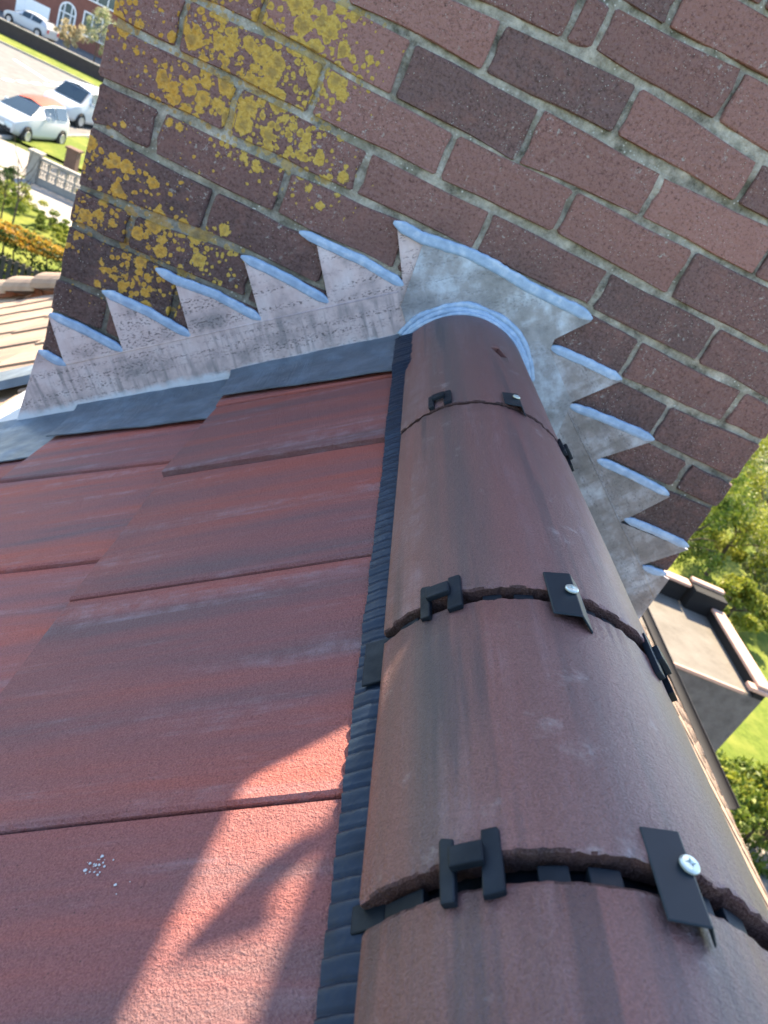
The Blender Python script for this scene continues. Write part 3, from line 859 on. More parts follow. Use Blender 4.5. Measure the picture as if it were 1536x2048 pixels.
def plate(ta, tb, tc, y0, y1, kink, lift=0.004, sc=(0, 0)):
    """folded metal plate with a screw at the fold"""
    A, B, Cc = (ta, RR + .003 + lift * .3), (tb, RR + .005 + lift), (tc, RR + .001 + lift * .2)
    vs = []
    for (t, r), dy in ((A, 0), (B, kink), (Cc, kink * 2.2)):
        for y in (y1, y0): vs.append(cyl(t, y + (dy if y == y0 else dy * .5), r))
    vs2 = [(v[0], v[1], v[2] - .0016) for v in vs]
    fs = [(0, 1, 3, 2), (2, 3, 5, 4), (6, 8, 9, 7), (8, 10, 11, 9), (0, 2, 8, 6), (2, 4, 10, 8), (1, 7, 9, 3), (3, 9, 11, 5), (0, 6, 7, 1), (4, 5, 11, 10)]
    o = mesh('screw_plate', vs + vs2, fs, MAT['plate'], ridge, org=cyl(tb, (y0 + y1) / 2, RR))
    fix_normals(o); bevel_obj(o, .0005, 1)
    ts, ys = sc
    base = Vector(cyl(ts, ys, RR + .0052 + lift)); n = Vector((cos(rad(ts)), 0, sin(rad(ts)))); n = (n + Vector((-.10, 0, .1))).normalized()
    u = n.cross(Vector((0, 1, 0))).normalized(); v = n.cross(u)
    s = MB(); vs = []; fs = []
    prof = [(.0048, 0), (.0048, .0010), (.0040, .0018), (.0022, .0021), (.0012, .0010), (.0, .0006)]
    seg = 20
    for r, h in prof:
        for k_ in range(seg):
            q = 2 * pi * k_ / seg
            rr = r * (1 if r > .003 or r == 0 else (1.25 if k_ % 5 == 0 else .75))
            vs.append((base + u * rr * cos(q) + v * rr * sin(q) + n * h)[:])
    for i in range(len(prof) - 1):
        for k_ in range(seg): fs.append((i*seg + k_, i*seg + (k_+1) % seg, (i+1)*seg + (k_+1) % seg, (i+1)*seg + k_))
    sc_ = mesh('screw', vs, fs, MAT['zinc'], o, org=base[:]); fix_normals(sc_)
    return o
def union(y, gap, teeth, r=.1105):
    vs, fs = arcblock(164, 16, y - gap / 2 - .012, y + gap / 2 + .012, r - .012, r - .005, 40)
    u = mesh('union', vs, fs, MAT['plastic'], ridge, smooth=False, org=cyl(90, y, r)); fix_normals(u)
    for a, b in teeth:
        vs, fs = arcblock(a, b, y - gap * .42, y + gap * .22, r - .006, r + .0082, 4)
        t = mesh('tooth', vs, fs, MAT['plastic'], u, org=cyl((a + b) / 2, y, r)); bevel_obj(t, .0008)
    return u
union(-.4915, .005, [])
union(-.900, .013, [(157, 149), (125.3, 118.8), (114.8, 108), (91.3, 85.3), (82.5, 76.5), (70, 64)])
union(-1.116, .015, [(158, 147), (121, 114.3), (110.2, 103), (88, 81), (77, 70)])
clip(138.8, -.893, .040); clip(134.5, -1.112, .034, 13.5); clip(135, -.466, .042, 13.5)
clip(56, -.905, .046); clip(52, -1.118, .036); clip(52, -.497, .04)
plate(104, 96, 91.5, -.926, -.875, -.004, sc=(97.3, -.9003))
plate(97.6, 90, 87.2, -1.138, -1.092, -.002, sc=(90.6, -1.1118))
plate(99, 91, 87, -.494, -.452, -.006, sc=(92.8, -.474))
# feet of the unions lying on the strip
for y, ln, s0 in ((-.921, .046, -.0045), (-1.113, .014, -.0125)):
    f_ = MB().prism([lp(s0, y - ln/2, .0082), lp(s0, y + ln/2, .0082), lp(-.03, y + ln/2, .012), lp(-.03, y - ln/2, .012)], (-sin(AL), 0, cos(AL)), .0022)
    o = f_.build('union_foot', MAT['plastic'], ridge, org=lp(-.01, y, .008)); fix_normals(o); bevel_obj(o, .0005, 1)

# sealant collar where the ridge meets the lead
def collar(r0, y, rr, seed, ta=172, tb=2):
    vs = []; fs = []; n = 90; S = 10
    for i in range(n + 1):
        t = ta + (tb - ta) * i / n
        w_ = rr * (1 + .35 * mnoise.noise(Vector((i * .12, seed, 1))) + .15 * mnoise.noise(Vector((i * .5, seed, 2))))
        for k_ in range(S):
            a = 2 * pi * k_ / S
            vs.append(cyl(t, y + w_ * .8 * sin(a), r0 + .004 * mnoise.noise(Vector((i * .07, seed, 5))) + w_ * cos(a)))
    for i in range(n):
        for k_ in range(S): fs.append((i*S + k_, i*S + (k_+1) % S, (i+1)*S + (k_+1) % S, (i+1)*S + k_))
    fs += [tuple(range(S)), tuple(n*S + k_ for k_ in range(S))]
    return vs, fs
cm = MB(); cm.add(*collar(RR + .005, -.013, .0068, 1)); cm.add(*collar(RR + .014, -.0120, .0055, 5, 166, 24)); cm.add(*collar(RR + .0005, -.021, .0045, 8))
fix_normals(cm.build('sealant_collar', MAT['sealant'], flash_c, smooth=True, org=cyl(90, -.012, RR)))
# ---------------------------------------------------------------- ground and roads
def flat(name, pts, z, mat):
    return struct(name, [(x, y, z) for x, y in pts], [tuple(range(len(pts)))], mat)
def ground_mat(name, a, b, sc, rough=.95, c=None):
    k = M(name, rough, .1); p = k.pos()
    col = k.ramp(k.noise(p, sc, 6, .65), [(.3, a), (.7, b)])
    if c: col = k.mix(k.rng(k.noise(p, sc * .12, 3), .45, .65), col, c)
    k.color(col); k.bump(k.noise(p, sc * 3, 4, .7), .02, .6); return k.m
GRASS = ground_mat('lawn grass', (.055, .085, .010), (.12, .15, .022), 9, c=(.15, .165, .03))
ASPH = ground_mat('worn asphalt', (.10, .10, .10), (.17, .165, .16), 1.3, .9, (.13, .13, .13))
CONC = ground_mat('pale concrete', (.20, .185, .165), (.31, .29, .26), 2.0)
EARTH = ground_mat('garden earth', (.05, .055, .02), (.10, .13, .03), 3.0)
WHITE = plain('white road paint', (.75, .75, .72), .7)
G = GROUND
flat('ground', [(-700, -300), (700, -300), (700, 900), (-700, 900)], G, EARTH)
flat('road', [(-90, 30.5), (-15.2, 30.5), (-15.2, 44), (-12, 50), (40, 50), (40, 58.6), (-90, 58.6)], G + .004, ASPH)
flat('grass_verge', [(-90, 58.75), (40, 58.75), (40, 62.9), (-90, 62.9)], G + .11, GRASS)
MB().box((-90, 58.55, G - .05), (40, 58.75, G + .12)).build('kerb', CONC)['kind'] = 'structure'
MB().box((-15.2, 28.0, G - .05), (-15.05, 44, G + .12)).build('kerb', CONC)['kind'] = 'structure'
flat('pavement', [(-60, 26.6), (-11, 26.6), (-11, 30.3), (-15.05, 30.5), (-60, 30.5)], G + .012, CONC)
flat('grass_verge', [(-15.0, 31.2), (-9.5, 31.2), (-9.5, 38.4), (-15.0, 38.4)], G + .10, GRASS)
flat('lawn', [(-30, 13.5), (-5, 13.5), (-5, 23.0), (-9.0, 23.2), (-12.2, 24.6), (-30, 24.6)], G + .008, GRASS)
flat('garden_path', [(-12.4, 24.6), (-9.0, 22.6), (-6, 21.3), (-5.5, 22.4), (-9.5, 24.2), (-9.5, 26.2), (-14, 26.4)], G + .014, CONC)
flat('lawn', [(7.2, 7.4), (40, 7.4), (40, 60), (7.2, 60)], G + .008, GRASS)
flat('patio', [(3.7, -3), (10.2, -3), (10.2, 6.2), (8.78, 7.19), (7.4, 7.4), (3.7, 7.4)], G + .012, CONC)
def marking(pts):
    o = flat('road_marking', pts, G + .010, WHITE)
for i in range(9):
    y = 42.6 + i * 1.65
    marking([(-22.15, y), (-21.85, y), (-21.9, y + 1.05), (-22.2, y + 1.05)])
    if i > 4: marking([(-22.75, y), (-22.45, y), (-22.5, y + 1.05), (-22.8, y + 1.05)])
marking([(-26.2, 53.55), (-26.1, 53.75), (-22.4, 51.1), (-22.5, 50.85)])
marking([(-31, 51.9), (-31, 52.1), (-25, 48.2), (-25.1, 48.0)])

# ---------------------------------------------------------------- foliage
def leaf_mat(name, a, b, c):
    k = M(name, .6, .25)
    col = k.ramp(k.isl(), [(0, a), (.55, b), (1, c)])
    k.color(col); k.b.inputs['Subsurface Weight'].default_value = 0
    tr = k.n('ShaderNodeBsdfTranslucent'); k.l(col, tr.inputs[0])
    ms = k.n('ShaderNodeMixShader'); ms.inputs[0].default_value = .35
    out = [n for n in k.t.nodes if n.type == 'OUTPUT_MATERIAL'][0]
    k.l(k.b.outputs[0], ms.inputs[1]); k.l(tr.outputs[0], ms.inputs[2]); k.l(ms.outputs[0], out.inputs[0])
    return k.m
LEAF = {'green': leaf_mat('mid green leaves', (.045, .080, .010), (.12, .17, .022), (.22, .26, .045)),
        'lime': leaf_mat('yellow green leaves', (.08, .115, .010), (.22, .245, .025), (.36, .36, .06)),
        'dark': leaf_mat('dark evergreen and shade leaves', (.012, .030, .008), (.03, .06, .012), (.06, .10, .02)),
        'orange': leaf_mat('orange yellow leaves', (.28, .13, .015), (.42, .24, .025), (.40, .32, .05)),
        'pale': leaf_mat('pale blossom leaves', (.12, .16, .05), (.28, .31, .14), (.50, .48, .34)),
        'dry': leaf_mat('dry straw leaves', (.25, .20, .10), (.40, .33, .18), (.55, .48, .30))}
BARK = plain('bark', (.10, .075, .055), .95, .1, 0, .35, 12)
def leaves(c, r, n, size, seed, clumps=40, fill=.55, box=False):
    rg = np.random.default_rng(seed)
    c = np.array(c, float); r = np.array(r, float)
    if box:
        cc = rg.uniform(-1, 1, (clumps, 3))
        ax = rg.integers(0, 3, clumps); sg = np.where(rg.random(clumps) < .5, -1, 1) * rg.uniform(.8, 1, clumps)
        cc[np.arange(clumps), ax] = sg
    else:
        cc = rg.normal(size=(clumps, 3)); cc /= np.linalg.norm(cc, axis=1)[:, None]
        cc *= rg.uniform(fill, 1.0, clumps)[:, None] * (1 + .16 * np.sin(cc[:, :1] * 5 + seed))
    cr = rg.uniform(.14, .34, clumps)
    k = rg.integers(0, clumps, n)
    d = rg.normal(size=(n, 3)); d /= np.linalg.norm(d, axis=1)[:, None]
    p = cc[k] + d * (cr[k] * rg.random(n) ** .45)[:, None]
    p = c + p * r
    u = rg.normal(size=(n, 3)); u /= np.linalg.norm(u, axis=1)[:, None]
    v = np.cross(u, rg.normal(size=(n, 3))); v /= np.linalg.norm(v, axis=1)[:, None]
    s = size * rg.uniform(.55, 1.3, n)[:, None]
    q = np.stack([p - u * s, p + v * s * .45, p + u * s, p - v * s * .45], 1).reshape(-1, 3)
    return q, np.arange(4 * n).reshape(-1, 4)
def leaf_obj(name, q, f, mat, parent, org):
    me = D.meshes.new(name); me.from_pydata((q - np.array(org)).tolist(), [], f.tolist()); me.materials.append(mat); me.update()
    o = D.objects.new(name, me); o.location = Vector(org) - Vector(parent.location); link(o, parent); return o
def tree(name, base, h, r, n, size, mat, label, cat, seed, trunk=.08, clumps=40, cz=.62, rz=None, group=None, limbs=6, box=False):
    t = empty(name, base, label, cat, group); rg = random.Random(seed)
    cpos = (base[0], base[1], base[2] + h * cz); rz = rz or h * .42
    q, f = leaves(cpos, (r, r, rz) if not isinstance(r, tuple) else (*r, rz), n, size, seed, clumps, box=box)
    leaf_obj('crown', q, f, LEAF[mat], t, cpos)
    k = MB()
    top = Vector((base[0] + rg.uniform(-.2, .2) * trunk * 5, base[1], base[2] + h * .75)); b0 = Vector(base)
    k.tube([b0, b0.lerp(top, .4) + Vector((rg.uniform(-.05, .05), 0, 0)), top], [trunk, trunk * .7, trunk * .25], 7)
    rr = r if not isinstance(r, tuple) else min(r)
    for i in range(limbs):
        a = b0.lerp(top, rg.uniform(.3, .8)); q_ = 2 * pi * i / limbs + rg.random()
        e = a + Vector((cos(q_) * rr * .75, sin(q_) * rr * .75, h * rg.uniform(.12, .3)))
        k.tube([a, a.lerp(e, .5) + Vector((0, 0, h * .03)), e], [trunk * .45, trunk * .3, trunk * .1], 5)
    k.build('trunk', BARK, t, org=base)
    return t
def hedge(name, a, b, n, size, mats, label, seed, cat='hedge'):
    """clipped hedge between two corners: dense twigs inside, leaves on top and sides"""
    c = [(a[i] + b[i]) / 2 for i in range(3)]; r = [abs(b[i] - a[i]) / 2 for i in range(3)]
    t = empty(name, (c[0], c[1], min(a[2], b[2])), label, cat)
    q, f = leaves(c, r, n, size, seed, 140, box=True); leaf_obj('foliage', q, f, LEAF[mats[0]], t, c)
    if len(mats) > 1:
        q, f = leaves((c[0], c[1], c[2] + r[2] * .9), (r[0] * 1.02, r[1] * 1.05, r[2] * .30), n // 2, size * 1.1, seed + 1, 90, box=False, fill=.2)
        leaf_obj('sunlit_top', q, f, LEAF[mats[1]], t, c)  # sunlit top of the hedge, given by brighter leaves
    k = MB()
    rg = random.Random(seed)
    for i in range(14):
        x = a[0] + (b[0] - a[0]) * (i + .5) / 14; y = c[1] + rg.uniform(-.2, .2) * r[1]
        k.tube([(x, y, min(a[2], b[2])), (x + rg.uniform(-.1, .1), y, c[2]), (x + rg.uniform(-.15, .15), y + rg.uniform(-.1, .1), c[2] + r[2] * .8)], [.03, .02, .008], 5)
    k.build('stems', BARK, t, org=(c[0], c[1], min(a[2], b[2])))
    return t

# ---------------------------------------------------------------- left: garden, wall, cars, house over the road
hedge('hedge', (-10.5, 16.9, G), (-5.2, 17.9, G + .95), 14000, .045, ['dark', 'orange'], 'orange-topped hedge with a dark front in the left garden', 21)  # dark leaves stand for the shaded front, orange for sun on top
fence = empty('fence', (-7.8, 16.4, G), 'low dark picket fence in front of the orange hedge', 'fence')
fm = plain('dark timber', (.05, .045, .04), .9)
for i in range(34):
    x = -10.4 + i * .155
    MB().box((x, 16.42, G + .02), (x + .09, 16.45, G + .62)).build('picket', fm, fence, org=(x, 16.4, G))
for z in (.18, .48): MB().box((-10.5, 16.455, G + z), (-5.1, 16.49, G + z + .06)).build('rail', fm, fence, org=(-7.8, 16.4, G + z))
tree('shrub', (-10.2, 21.0, G), 1.7, .55, 3500, .032, 'green', 'leafy low shrub with bare upright stems at the left garden edge', 'shrub', 3, .025, 16, .35, .45, limbs=9)
t = empty('bare_sapling', (-9.6, 20.4, G), 'thin bare sapling standing on the left lawn', 'tree'); kk = MB(); rg = random.Random(8)
kk.tube([(-9.6, 20.4, G), (-9.55, 20.4, G + .9), (-9.75, 20.4, G + 1.9)], [.03, .022, .012], 6)
for i in range(9):
    z = G + .6 + i * .14; q = rg.uniform(0, 6.28)
    kk.tube([(-9.6, 20.4, z), (-9.6 + .25 * cos(q), 20.4 + .2 * sin(q), z + .35), (-9.6 + .4 * cos(q), 20.4 + .3 * sin(q), z + .8)], [.014, .010, .004], 5)
kk.build('branches', BARK, t, org=(-9.6, 20.4, G))
for i, (x, y, r_, h_, mt, lb) in enumerate([(-10.6, 22.6, .7, .8, 'lime', 'yellow-green leafy clump beside the garden path'), (-9.2, 21.9, .55, .55, 'green', 'low green clump at the edge of the left lawn'),
        (-11.7, 23.6, .6, .9, 'dark', 'dark green bush left of the pierced garden wall'), (-8.2, 21.2, .6, .5, 'lime', 'bright ground plant by the chimney edge in the left garden')]):
    tree('garden_plant', (x, y, G), h_, r_, 5000, .032, mt, lb, 'plant', 40 + i, .015, 22, .5, h_ * .5, limbs=5)
# pierced block wall with piers
gw = empty('garden_wall', (-10.6, 26.4, G), 'grey garden wall of pierced blocks with end pier', 'wall')
stone = plain('grey cast stone', (.27, .25, .22), .9, .2, 0, .3, 6)
dk = plain('brown brick pier', (.12, .075, .055), .9, .2, 0, .3, 8)
MB().bbox((-12.05, 26.2, G), (-11.7, 26.55, G + .98), .02).bbox((-12.1, 26.15, G + .98), (-11.65, 26.6, G + 1.06), .02).build('pier', stone, gw, org=(-11.9, 26.4, G))
MB().box((-11.7, 26.3, G), (-8.6, 26.46, G + .22)).build('plinth', stone, gw, org=(-10, 26.4, G))
MB().box((-11.7, 26.27, G + .84), (-8.6, 26.49, G + .93)).build('coping', stone, gw, org=(-10, 26.4, G + .9))
def pierced(x, z):
    k = MB(); c = (x + .155, z + .155); S = 16; y0, y1 = 26.33, 26.43; vs = []; fs = []
    k.box((x, y0, z), (x + .31, y1, z + .03)); k.box((x, y0, z + .28), (x + .31, y1, z + .31)); k.box((x, y0, z + .03), (x + .03, y1, z + .28)); k.box((x + .28, y0, z + .03), (x + .31, y1, z + .28))
    for q in range(4):
        a0 = pi / 4 + q * pi / 2
        k.tube([(c[0] + .06 * cos(a0) + .05 * cos(a), 26.38, c[1] + .06 * sin(a0) + .05 * sin(a)) for a in [2 * pi * j / 10 for j in range(11)]], .018, 5)
    return k
proto = pierced(-11.69, G + .22).build('pierced_block', stone, gw, org=(-11.69, 26.38, G + .22))
for i in range(10):
    for j in range(2):
        if i == 0 and j == 0: continue
        o = proto.copy(); COL.objects.link(o); o.location = proto.location + Vector((i * .312, 0, j * .311))
tag(MB().bbox((-12.4, 30.0, G), (-11.95, 30.4, G + .85), .02).bbox((-12.45, 29.95, G + .85), (-11.9, 30.45, G + .93), .02).build('gate_pier', dk, None, org=(-12.2, 30.2, G)), 'short brown brick gate pier beside the pavement', 'pier')

# cars
GLASS = plain('dark car glass', (.02, .035, .045), .12, .6, 0, .2, 2)
TYRE = plain('tyre rubber', (.018, .018, .018), .8); RIM = plain('alloy rim', (.4, .4, .42), .35, .5, .6)
LAMP = plain('headlamp', (.45, .55, .60), .15, .6); BLK = plain('black trim', (.02, .02, .022), .6)
PLATE_W = plain('number plate', (.7, .7, .66), .5); RED = plain('tail lamp', (.4, .02, .02), .3)
WHT = plain('white car paint', (.40, .42, .44), .3, .5, 0, .02); ORG = plain('orange roof paint', (.32, .05, .012), .5, .2, 0, .03)
def car(name, loc, rz, st, label, paint, roof_paint, wheels, wr, gl0, gl1, tail=False):
    """st: stations (x along length, half width, z sill, z belt, half roof width, z roof); car faces +x before turning"""
    t = empty(name, loc, label, 'car' if 'van' not in name else 'van'); t.rotation_euler = (0, 0, rz)
    def part(nm, vs, fs, m, sm=False, par=None):
        me = D.meshes.new(nm); me.from_pydata(vs, [], fs); me.materials.append(m); me.update()
        if sm:
            for q in me.polygons: q.use_smooth = True
        o = D.objects.new(nm, me); link(o, par or t); return o
    vs = []; fs = []; n = 10
    for x, w, zs, zb, wr_, zr in st:
        half = [(w * .86, zs), (w * .98, zs + .14), (w, (zs + zb) / 2), (w * .96, zb), (wr_, zr - .02 if zr > zb + .1 else zr)]
        ring = [(x, a, z) for a, z in half] + [(x, -a, z) for a, z in reversed(half)]
        vs += ring
    for i in range(len(st) - 1):
        for k in range(n): fs.append((i*n + k, (i+1)*n + k, (i+1)*n + (k+1) % n, i*n + (k+1) % n))
    fs += [tuple(range(n)), tuple((len(st)-1)*n + k for k in range(n))[::-1]]
    body = part('body', vs, fs, paint); fix_normals(body); bevel_obj(body, .035, 3)
    for q in body.data.polygons: q.use_smooth = True
    P = lambda i, k: Vector(vs[i*n + k])
    # roof skin
    rv = []; rf = []
    for i in range(gl0 + 1, gl1):
        a, b = P(i, 4), P(i, 5); rv += [(a.x, a.y * .97, a.z + .012), (a.x, 0, a.z + .11), (b.x, b.y * .97, b.z + .012)]
    for i in range(gl1 - gl0 - 2):
        for k in (0, 1): rf.append((i*3 + k, i*3 + k + 1, (i+1)*3 + k + 1, (i+1)*3 + k))
    fix_normals(part('roof', rv, rf, roof_paint, True))
    # glass: rear screen (gl0..gl0+1), windscreen (gl1-1..gl1), sides
    def pane(nm, a, b, c, d, off):
        pts = [a, b, c, d]; cc = (a + b + c + d) / 4; pts = [cc + (p - cc) * .88 + Vector(off) for p in pts]
        part(nm, [p[:] for p in pts], [(0, 1, 2, 3)], GLASS)
    pane('windscreen', P(gl1, 3), P(gl1, 6), P(gl1-1, 5), P(gl1-1, 4), (.035, 0, .03))
    pane('rear_screen', P(gl0, 3), P(gl0, 6), P(gl0+1, 5), P(gl0+1, 4), (-.035, 0, .03))
    for sgn, kb, kt in ((1, 3, 4), (-1, 6, 5)):
        mid = (gl0 + 1 + gl1 - 1) / 2
        if gl1 - gl0 > 3:
            for i in range(gl0 + 1, gl1 - 1): pane('side_window', P(i, kb), P(i+1, kb), P(i+1, kt), P(i, kt), (0, sgn * .03, .0))
        part('mirror', [(P(gl1-1, kb).x + a, P(gl1-1, kb).y + sgn * b, P(gl1-1, kb).z + c) for a, b, c in [(0,.0,0),(.12,.0,0),(.12,.2,.02),(0,.2,.02),(0,.0,.13),(.10,.0,.13),(.10,.2,.15),(0,.2,.15)]],
             [(0,3,2,1),(4,5,6,7),(0,1,5,4),(1,2,6,5),(2,3,7,6),(3,0,4,7)], paint)
    for x in wheels:
        for sgn in (1, -1):
            w_ = max(s[1] for s in st)
            k = MB().lathe([(wr * 1.16, -.01), (wr * 1.16, .02)], (x, sgn * (w_ - .02), wr * 1.02), 20, 'y'); part('wheel_arch', k.v, k.f, BLK)
            k = MB().lathe([(wr * .5, -.1), (wr * .95, -.1), (wr, -.07), (wr, .07), (wr * .95, .1), (wr * .6, .1)], (x, sgn * (w_ - .07), wr), 22, 'y'); wo = part('wheel', k.v, k.f, TYRE)
            k = MB().lathe([(wr * .64, -.005), (wr * .62, .012), (wr * .2, .004)], (x, sgn * (w_ + .035), wr), 14, 'y'); part('rim', k.v, k.f, RIM, par=wo)
    f = st[-1]; fx = f[0]
    for sgn in (1, -1):
        k = MB().bbox((fx - .25, sgn * f[1] * .62 - .17, f[3] - .22), (fx + .02, sgn * f[1] * .62 + .17, f[3] - .05), .04); part('headlight', k.v, k.f, LAMP)
        b = st[0]; k = MB().bbox((b[0] - .02, sgn * b[1] * .8 - .1, b[3] - .28), (b[0] + .2, sgn * b[1] * .8 + .12, b[3] - .02), .03); part('tail_light', k.v, k.f, RED)
    k = MB().bbox((fx - .08, -f[1] * .55, f[3] - .36), (fx + .025, f[1] * .55, f[3] - .22), .02); part('grille', k.v, k.f, BLK)
    k = MB().bbox((fx - .08, -f[1] * .8, f[2] + .0), (fx + .03, f[1] * .8, f[2] + .14), .03); part('bumper', k.v, k.f, BLK)
    k = MB().box((fx + .03, -.26, f[2] + .16), (fx + .04, .26, f[2] + .27)); part('number_plate', k.v, k.f, PLATE_W)
    return t
mini = [(-1.9, .74, .30, .92, .60, .96), (-1.80, .82, .22, 1.00, .62, 1.06), (-1.62, .86, .20, 1.02, .60, 1.55), (-.7, .87, .18, 1.01, .60, 1.53), (.05, .87, .18, 1.0, .58, 1.42), (.95, .86, .18, .98, .66, 1.0), (1.55, .82, .2, .86, .6, .88), (1.9, .66, .28, .68, .46, .70)]
car('parked_car', (-15.35, 33.0, G + .0), rad(-97), mini, 'small white parked car with an orange roof', WHT, ORG, (-1.28, 1.28), .31, 1, 5)
van = [(-2.3, .84, .35, 1.1, .78, 1.12), (-2.22, .92, .25, 1.15, .80, 1.72), (-1.2, .94, .22, 1.12, .80, 1.80), (0, .94, .22, 1.12, .80, 1.80), (.72, .94, .22, 1.12, .78, 1.74), (1.45, .93, .22, 1.08, .80, 1.10), (1.95, .90, .24, .98, .72, 1.0), (2.28, .76, .3, .74, .55, .76)]
car('parked_van', (-16.75, 41.9, G), rad(-101), van, 'white van parked facing the camera behind the orange-roofed car', WHT, WHT, (-1.45, 1.42), .34, 1, 5)
hat = [(-2.0, .78, .34, .86, .64, .90), (-1.92, .86, .26, .98, .66, 1.02), (-1.45, .89, .22, 1.0, .60, 1.36), (-.5, .90, .2, .98, .62, 1.46), (.35, .90, .2, .97, .60, 1.40), (1.1, .88, .2, .95, .66, .98), (1.7, .84, .22, .84, .6, .86), (2.05, .68, .28, .68, .46, .70)]

# far side: brick wall, raised drive, house
FW = plain('dark boundary brick', (.055, .042, .04), .9, .2, 0, .3, 4)
fwall = empty('boundary_wall', (-28, 63.3, G), 'long low dark brick wall across the road with pale coping', 'wall')
MB().box((-60, 63.1, G), (2, 63.35, G + .98)).build('brickwork', FW, fwall, org=(-28, 63.3, G))
MB().box((-60, 63.04, G + .98), (2, 63.41, G + 1.05)).build('coping', CONC, fwall, org=(-28, 63.3, G + 1))
flat('driveway', [(-60, 63.4), (2, 63.4), (2, 76), (-60, 76)], G + .55, ASPH)
car('parked_car', (-32.2, 68.2, G + .55), rad(168), hat, 'white hatchback parked on the raised drive of the far house', WHT, WHT, (-1.3, 1.32), .32, 1, 5)
YF = 75.0; s_ = YF / 72.0
fh = empty('far_house', (-33, YF, G + .5), 'brick house across the road with white garage door and arched entrance', 'house')
FB = plain('far house brick', (.20, .085, .065), .9, .2, 0, .3, 3)
MB().box((-46, YF, G + .4), (-24, YF + 9, G + 6.2)).build('wall', FB, fh, org=(-33, YF, G))
rf_ = MB().add([(-46.5, YF - .5, G + 6.1), (-23.5, YF - .5, G + 6.1), (-23.5, YF + 9.5, G + 6.1), (-46.5, YF + 9.5, G + 6.1), (-42, YF + 4.5, G + 9.2), (-28, YF + 4.5, G + 9.2)], [(0, 1, 5, 4), (1, 2, 5), (2, 3, 4, 5), (3, 0, 4), (3, 2, 1, 0)])
rf_.build('roof', plain('far roof tile', (.14, .07, .05), .9), fh, org=(-33, YF, G + 6))
WF = plain('white frame', (.80, .80, .80), .45); PANE = plain('window pane', (.06, .09, .10), .1, .6)
gd = MB().box((-36.9, YF - .06, -6.62), (-34.0, YF - .01, -4.55)).build('garage_door', WF, fh, org=(-35.5, YF, -6.6))
for i in range(5):
    for j in range(4):
        x = -36.82 + j * .705; z = -6.55 + i * .40
        MB().bbox((x, YF - .085, z), (x + .64, YF - .055, z + .35), .012).build('panel', WF, gd, org=(x, YF, z))
def arch(x0, x1, z0, zs, y0, y1, m, nm, inset=.11):
    k = MB(); xc = (x0 + x1) / 2; r = (x1 - x0) / 2; vs = []; fs = []
    out = [(x0, z0)] + [(xc - r * cos(a), zs + r * 1.05 * sin(a)) for a in [pi * i / 14 for i in range(15)]] + [(x1, z0)]
    inn = [(x0 + inset, z0)] + [(xc - (r - inset) * cos(a), zs + (r - inset) * 1.05 * sin(a)) for a in [pi * i / 14 for i in range(15)]] + [(x1 - inset, z0)]
    n = len(out)
    for pts in (out, inn):
        for y in (y0, y1): vs += [(x, y, z) for x, z in pts]
    for i in range(n - 1):
        fs += [(i, i+1, 2*n+i+1, 2*n+i), (i, n+i, n+i+1, i+1), (2*n+i, 2*n+i+1, 3*n+i+1, 3*n+i)]
    k.add(vs, fs); return k, inn
k, inn = arch(-33.25, -31.75, -6.1, -4.2, YF - .09, YF - .01, WF, 'x')
df = k.build('entrance_frame', WF, fh, org=(-32.5, YF, -6.1)); fix_normals(df)
MB().prism([(x, YF - .02, z) for x, z in inn], (0, 1, 0), .015).build('entrance_glass', PANE, fh, org=(-32.5, YF, -6.1))
for x in (-32.86, -32.22): MB().box((x, YF - .08, -6.1), (x + .08, YF - .022, -3.62)).build('mullion', WF, df, org=(x, YF, -6))
MB().box((-33.14, YF - .08, -4.35), (-31.86, YF - .025, -4.26)).build('transom', WF, df, org=(-32.5, YF, -4.3))
MB().box((-32.78, YF - .06, -6.1), (-32.22, YF - .024, -5.2)).build('door', plain('far front door', (.12, .16, .17), .5), fh, org=(-32.5, YF, -6))
def window(x0, x1, z0, z1, nx):
    f = MB().box((x0, YF - .08, z0), (x1, YF - .01, z0 + .1)).box((x0, YF - .08, z1 - .1), (x1, YF - .01, z1)).box((x0, YF - .08, z0 + .1), (x0 + .1, YF - .01, z1 - .1)).box((x1 - .1, YF - .08, z0 + .1), (x1, YF - .01, z1 - .1)).build('window', WF, fh, org=(x0, YF, z0))
    for i in range(1, nx):
        x = x0 + (x1 - x0) * i / nx; MB().box((x - .04, YF - .075, z0 + .1), (x + .04, YF - .015, z1 - .1)).build('mullion', WF, f, org=(x, YF, z0))
    for i in range(nx):
        a = x0 + (x1 - x0) * i / nx + (.1 if i == 0 else .04); b = x0 + (x1 - x0) * (i + 1) / nx - (.1 if i == nx - 1 else .04)
        MB().box((a, YF - .035, z0 + .1), (b, YF - .02, z1 - .1)).build('pane', PANE, f, org=(a, YF, z0))
window(-31.15, -28.6, -5.35, -3.45, 3); window(-31.2, -28.4, -2.55, -1.0, 3); window(-36.5, -34.4, -2.6, -1.1, 2)
bn = empty('wheelie_bin', (-37.9, 73.2, G + .55), 'green wheelie bin at the side of the garage', 'bin')
MB().add([(-38.15, 72.9, G+.65), (-37.65, 72.9, G+.65), (-37.65, 73.4, G+.65), (-38.15, 73.4, G+.65), (-38.2, 72.85, G+1.55), (-37.6, 72.85, G+1.55), (-37.6, 73.5, G+1.55), (-38.2, 73.5, G+1.55)], [(0,3,2,1),(4,5,6,7),(0,1,5,4),(1,2,6,5),(2,3,7,6),(3,0,4,7)]).build('body', plain('green bin plastic', (.02, .06, .045), .5), bn, org=(-37.9, 73.2, G + .55))
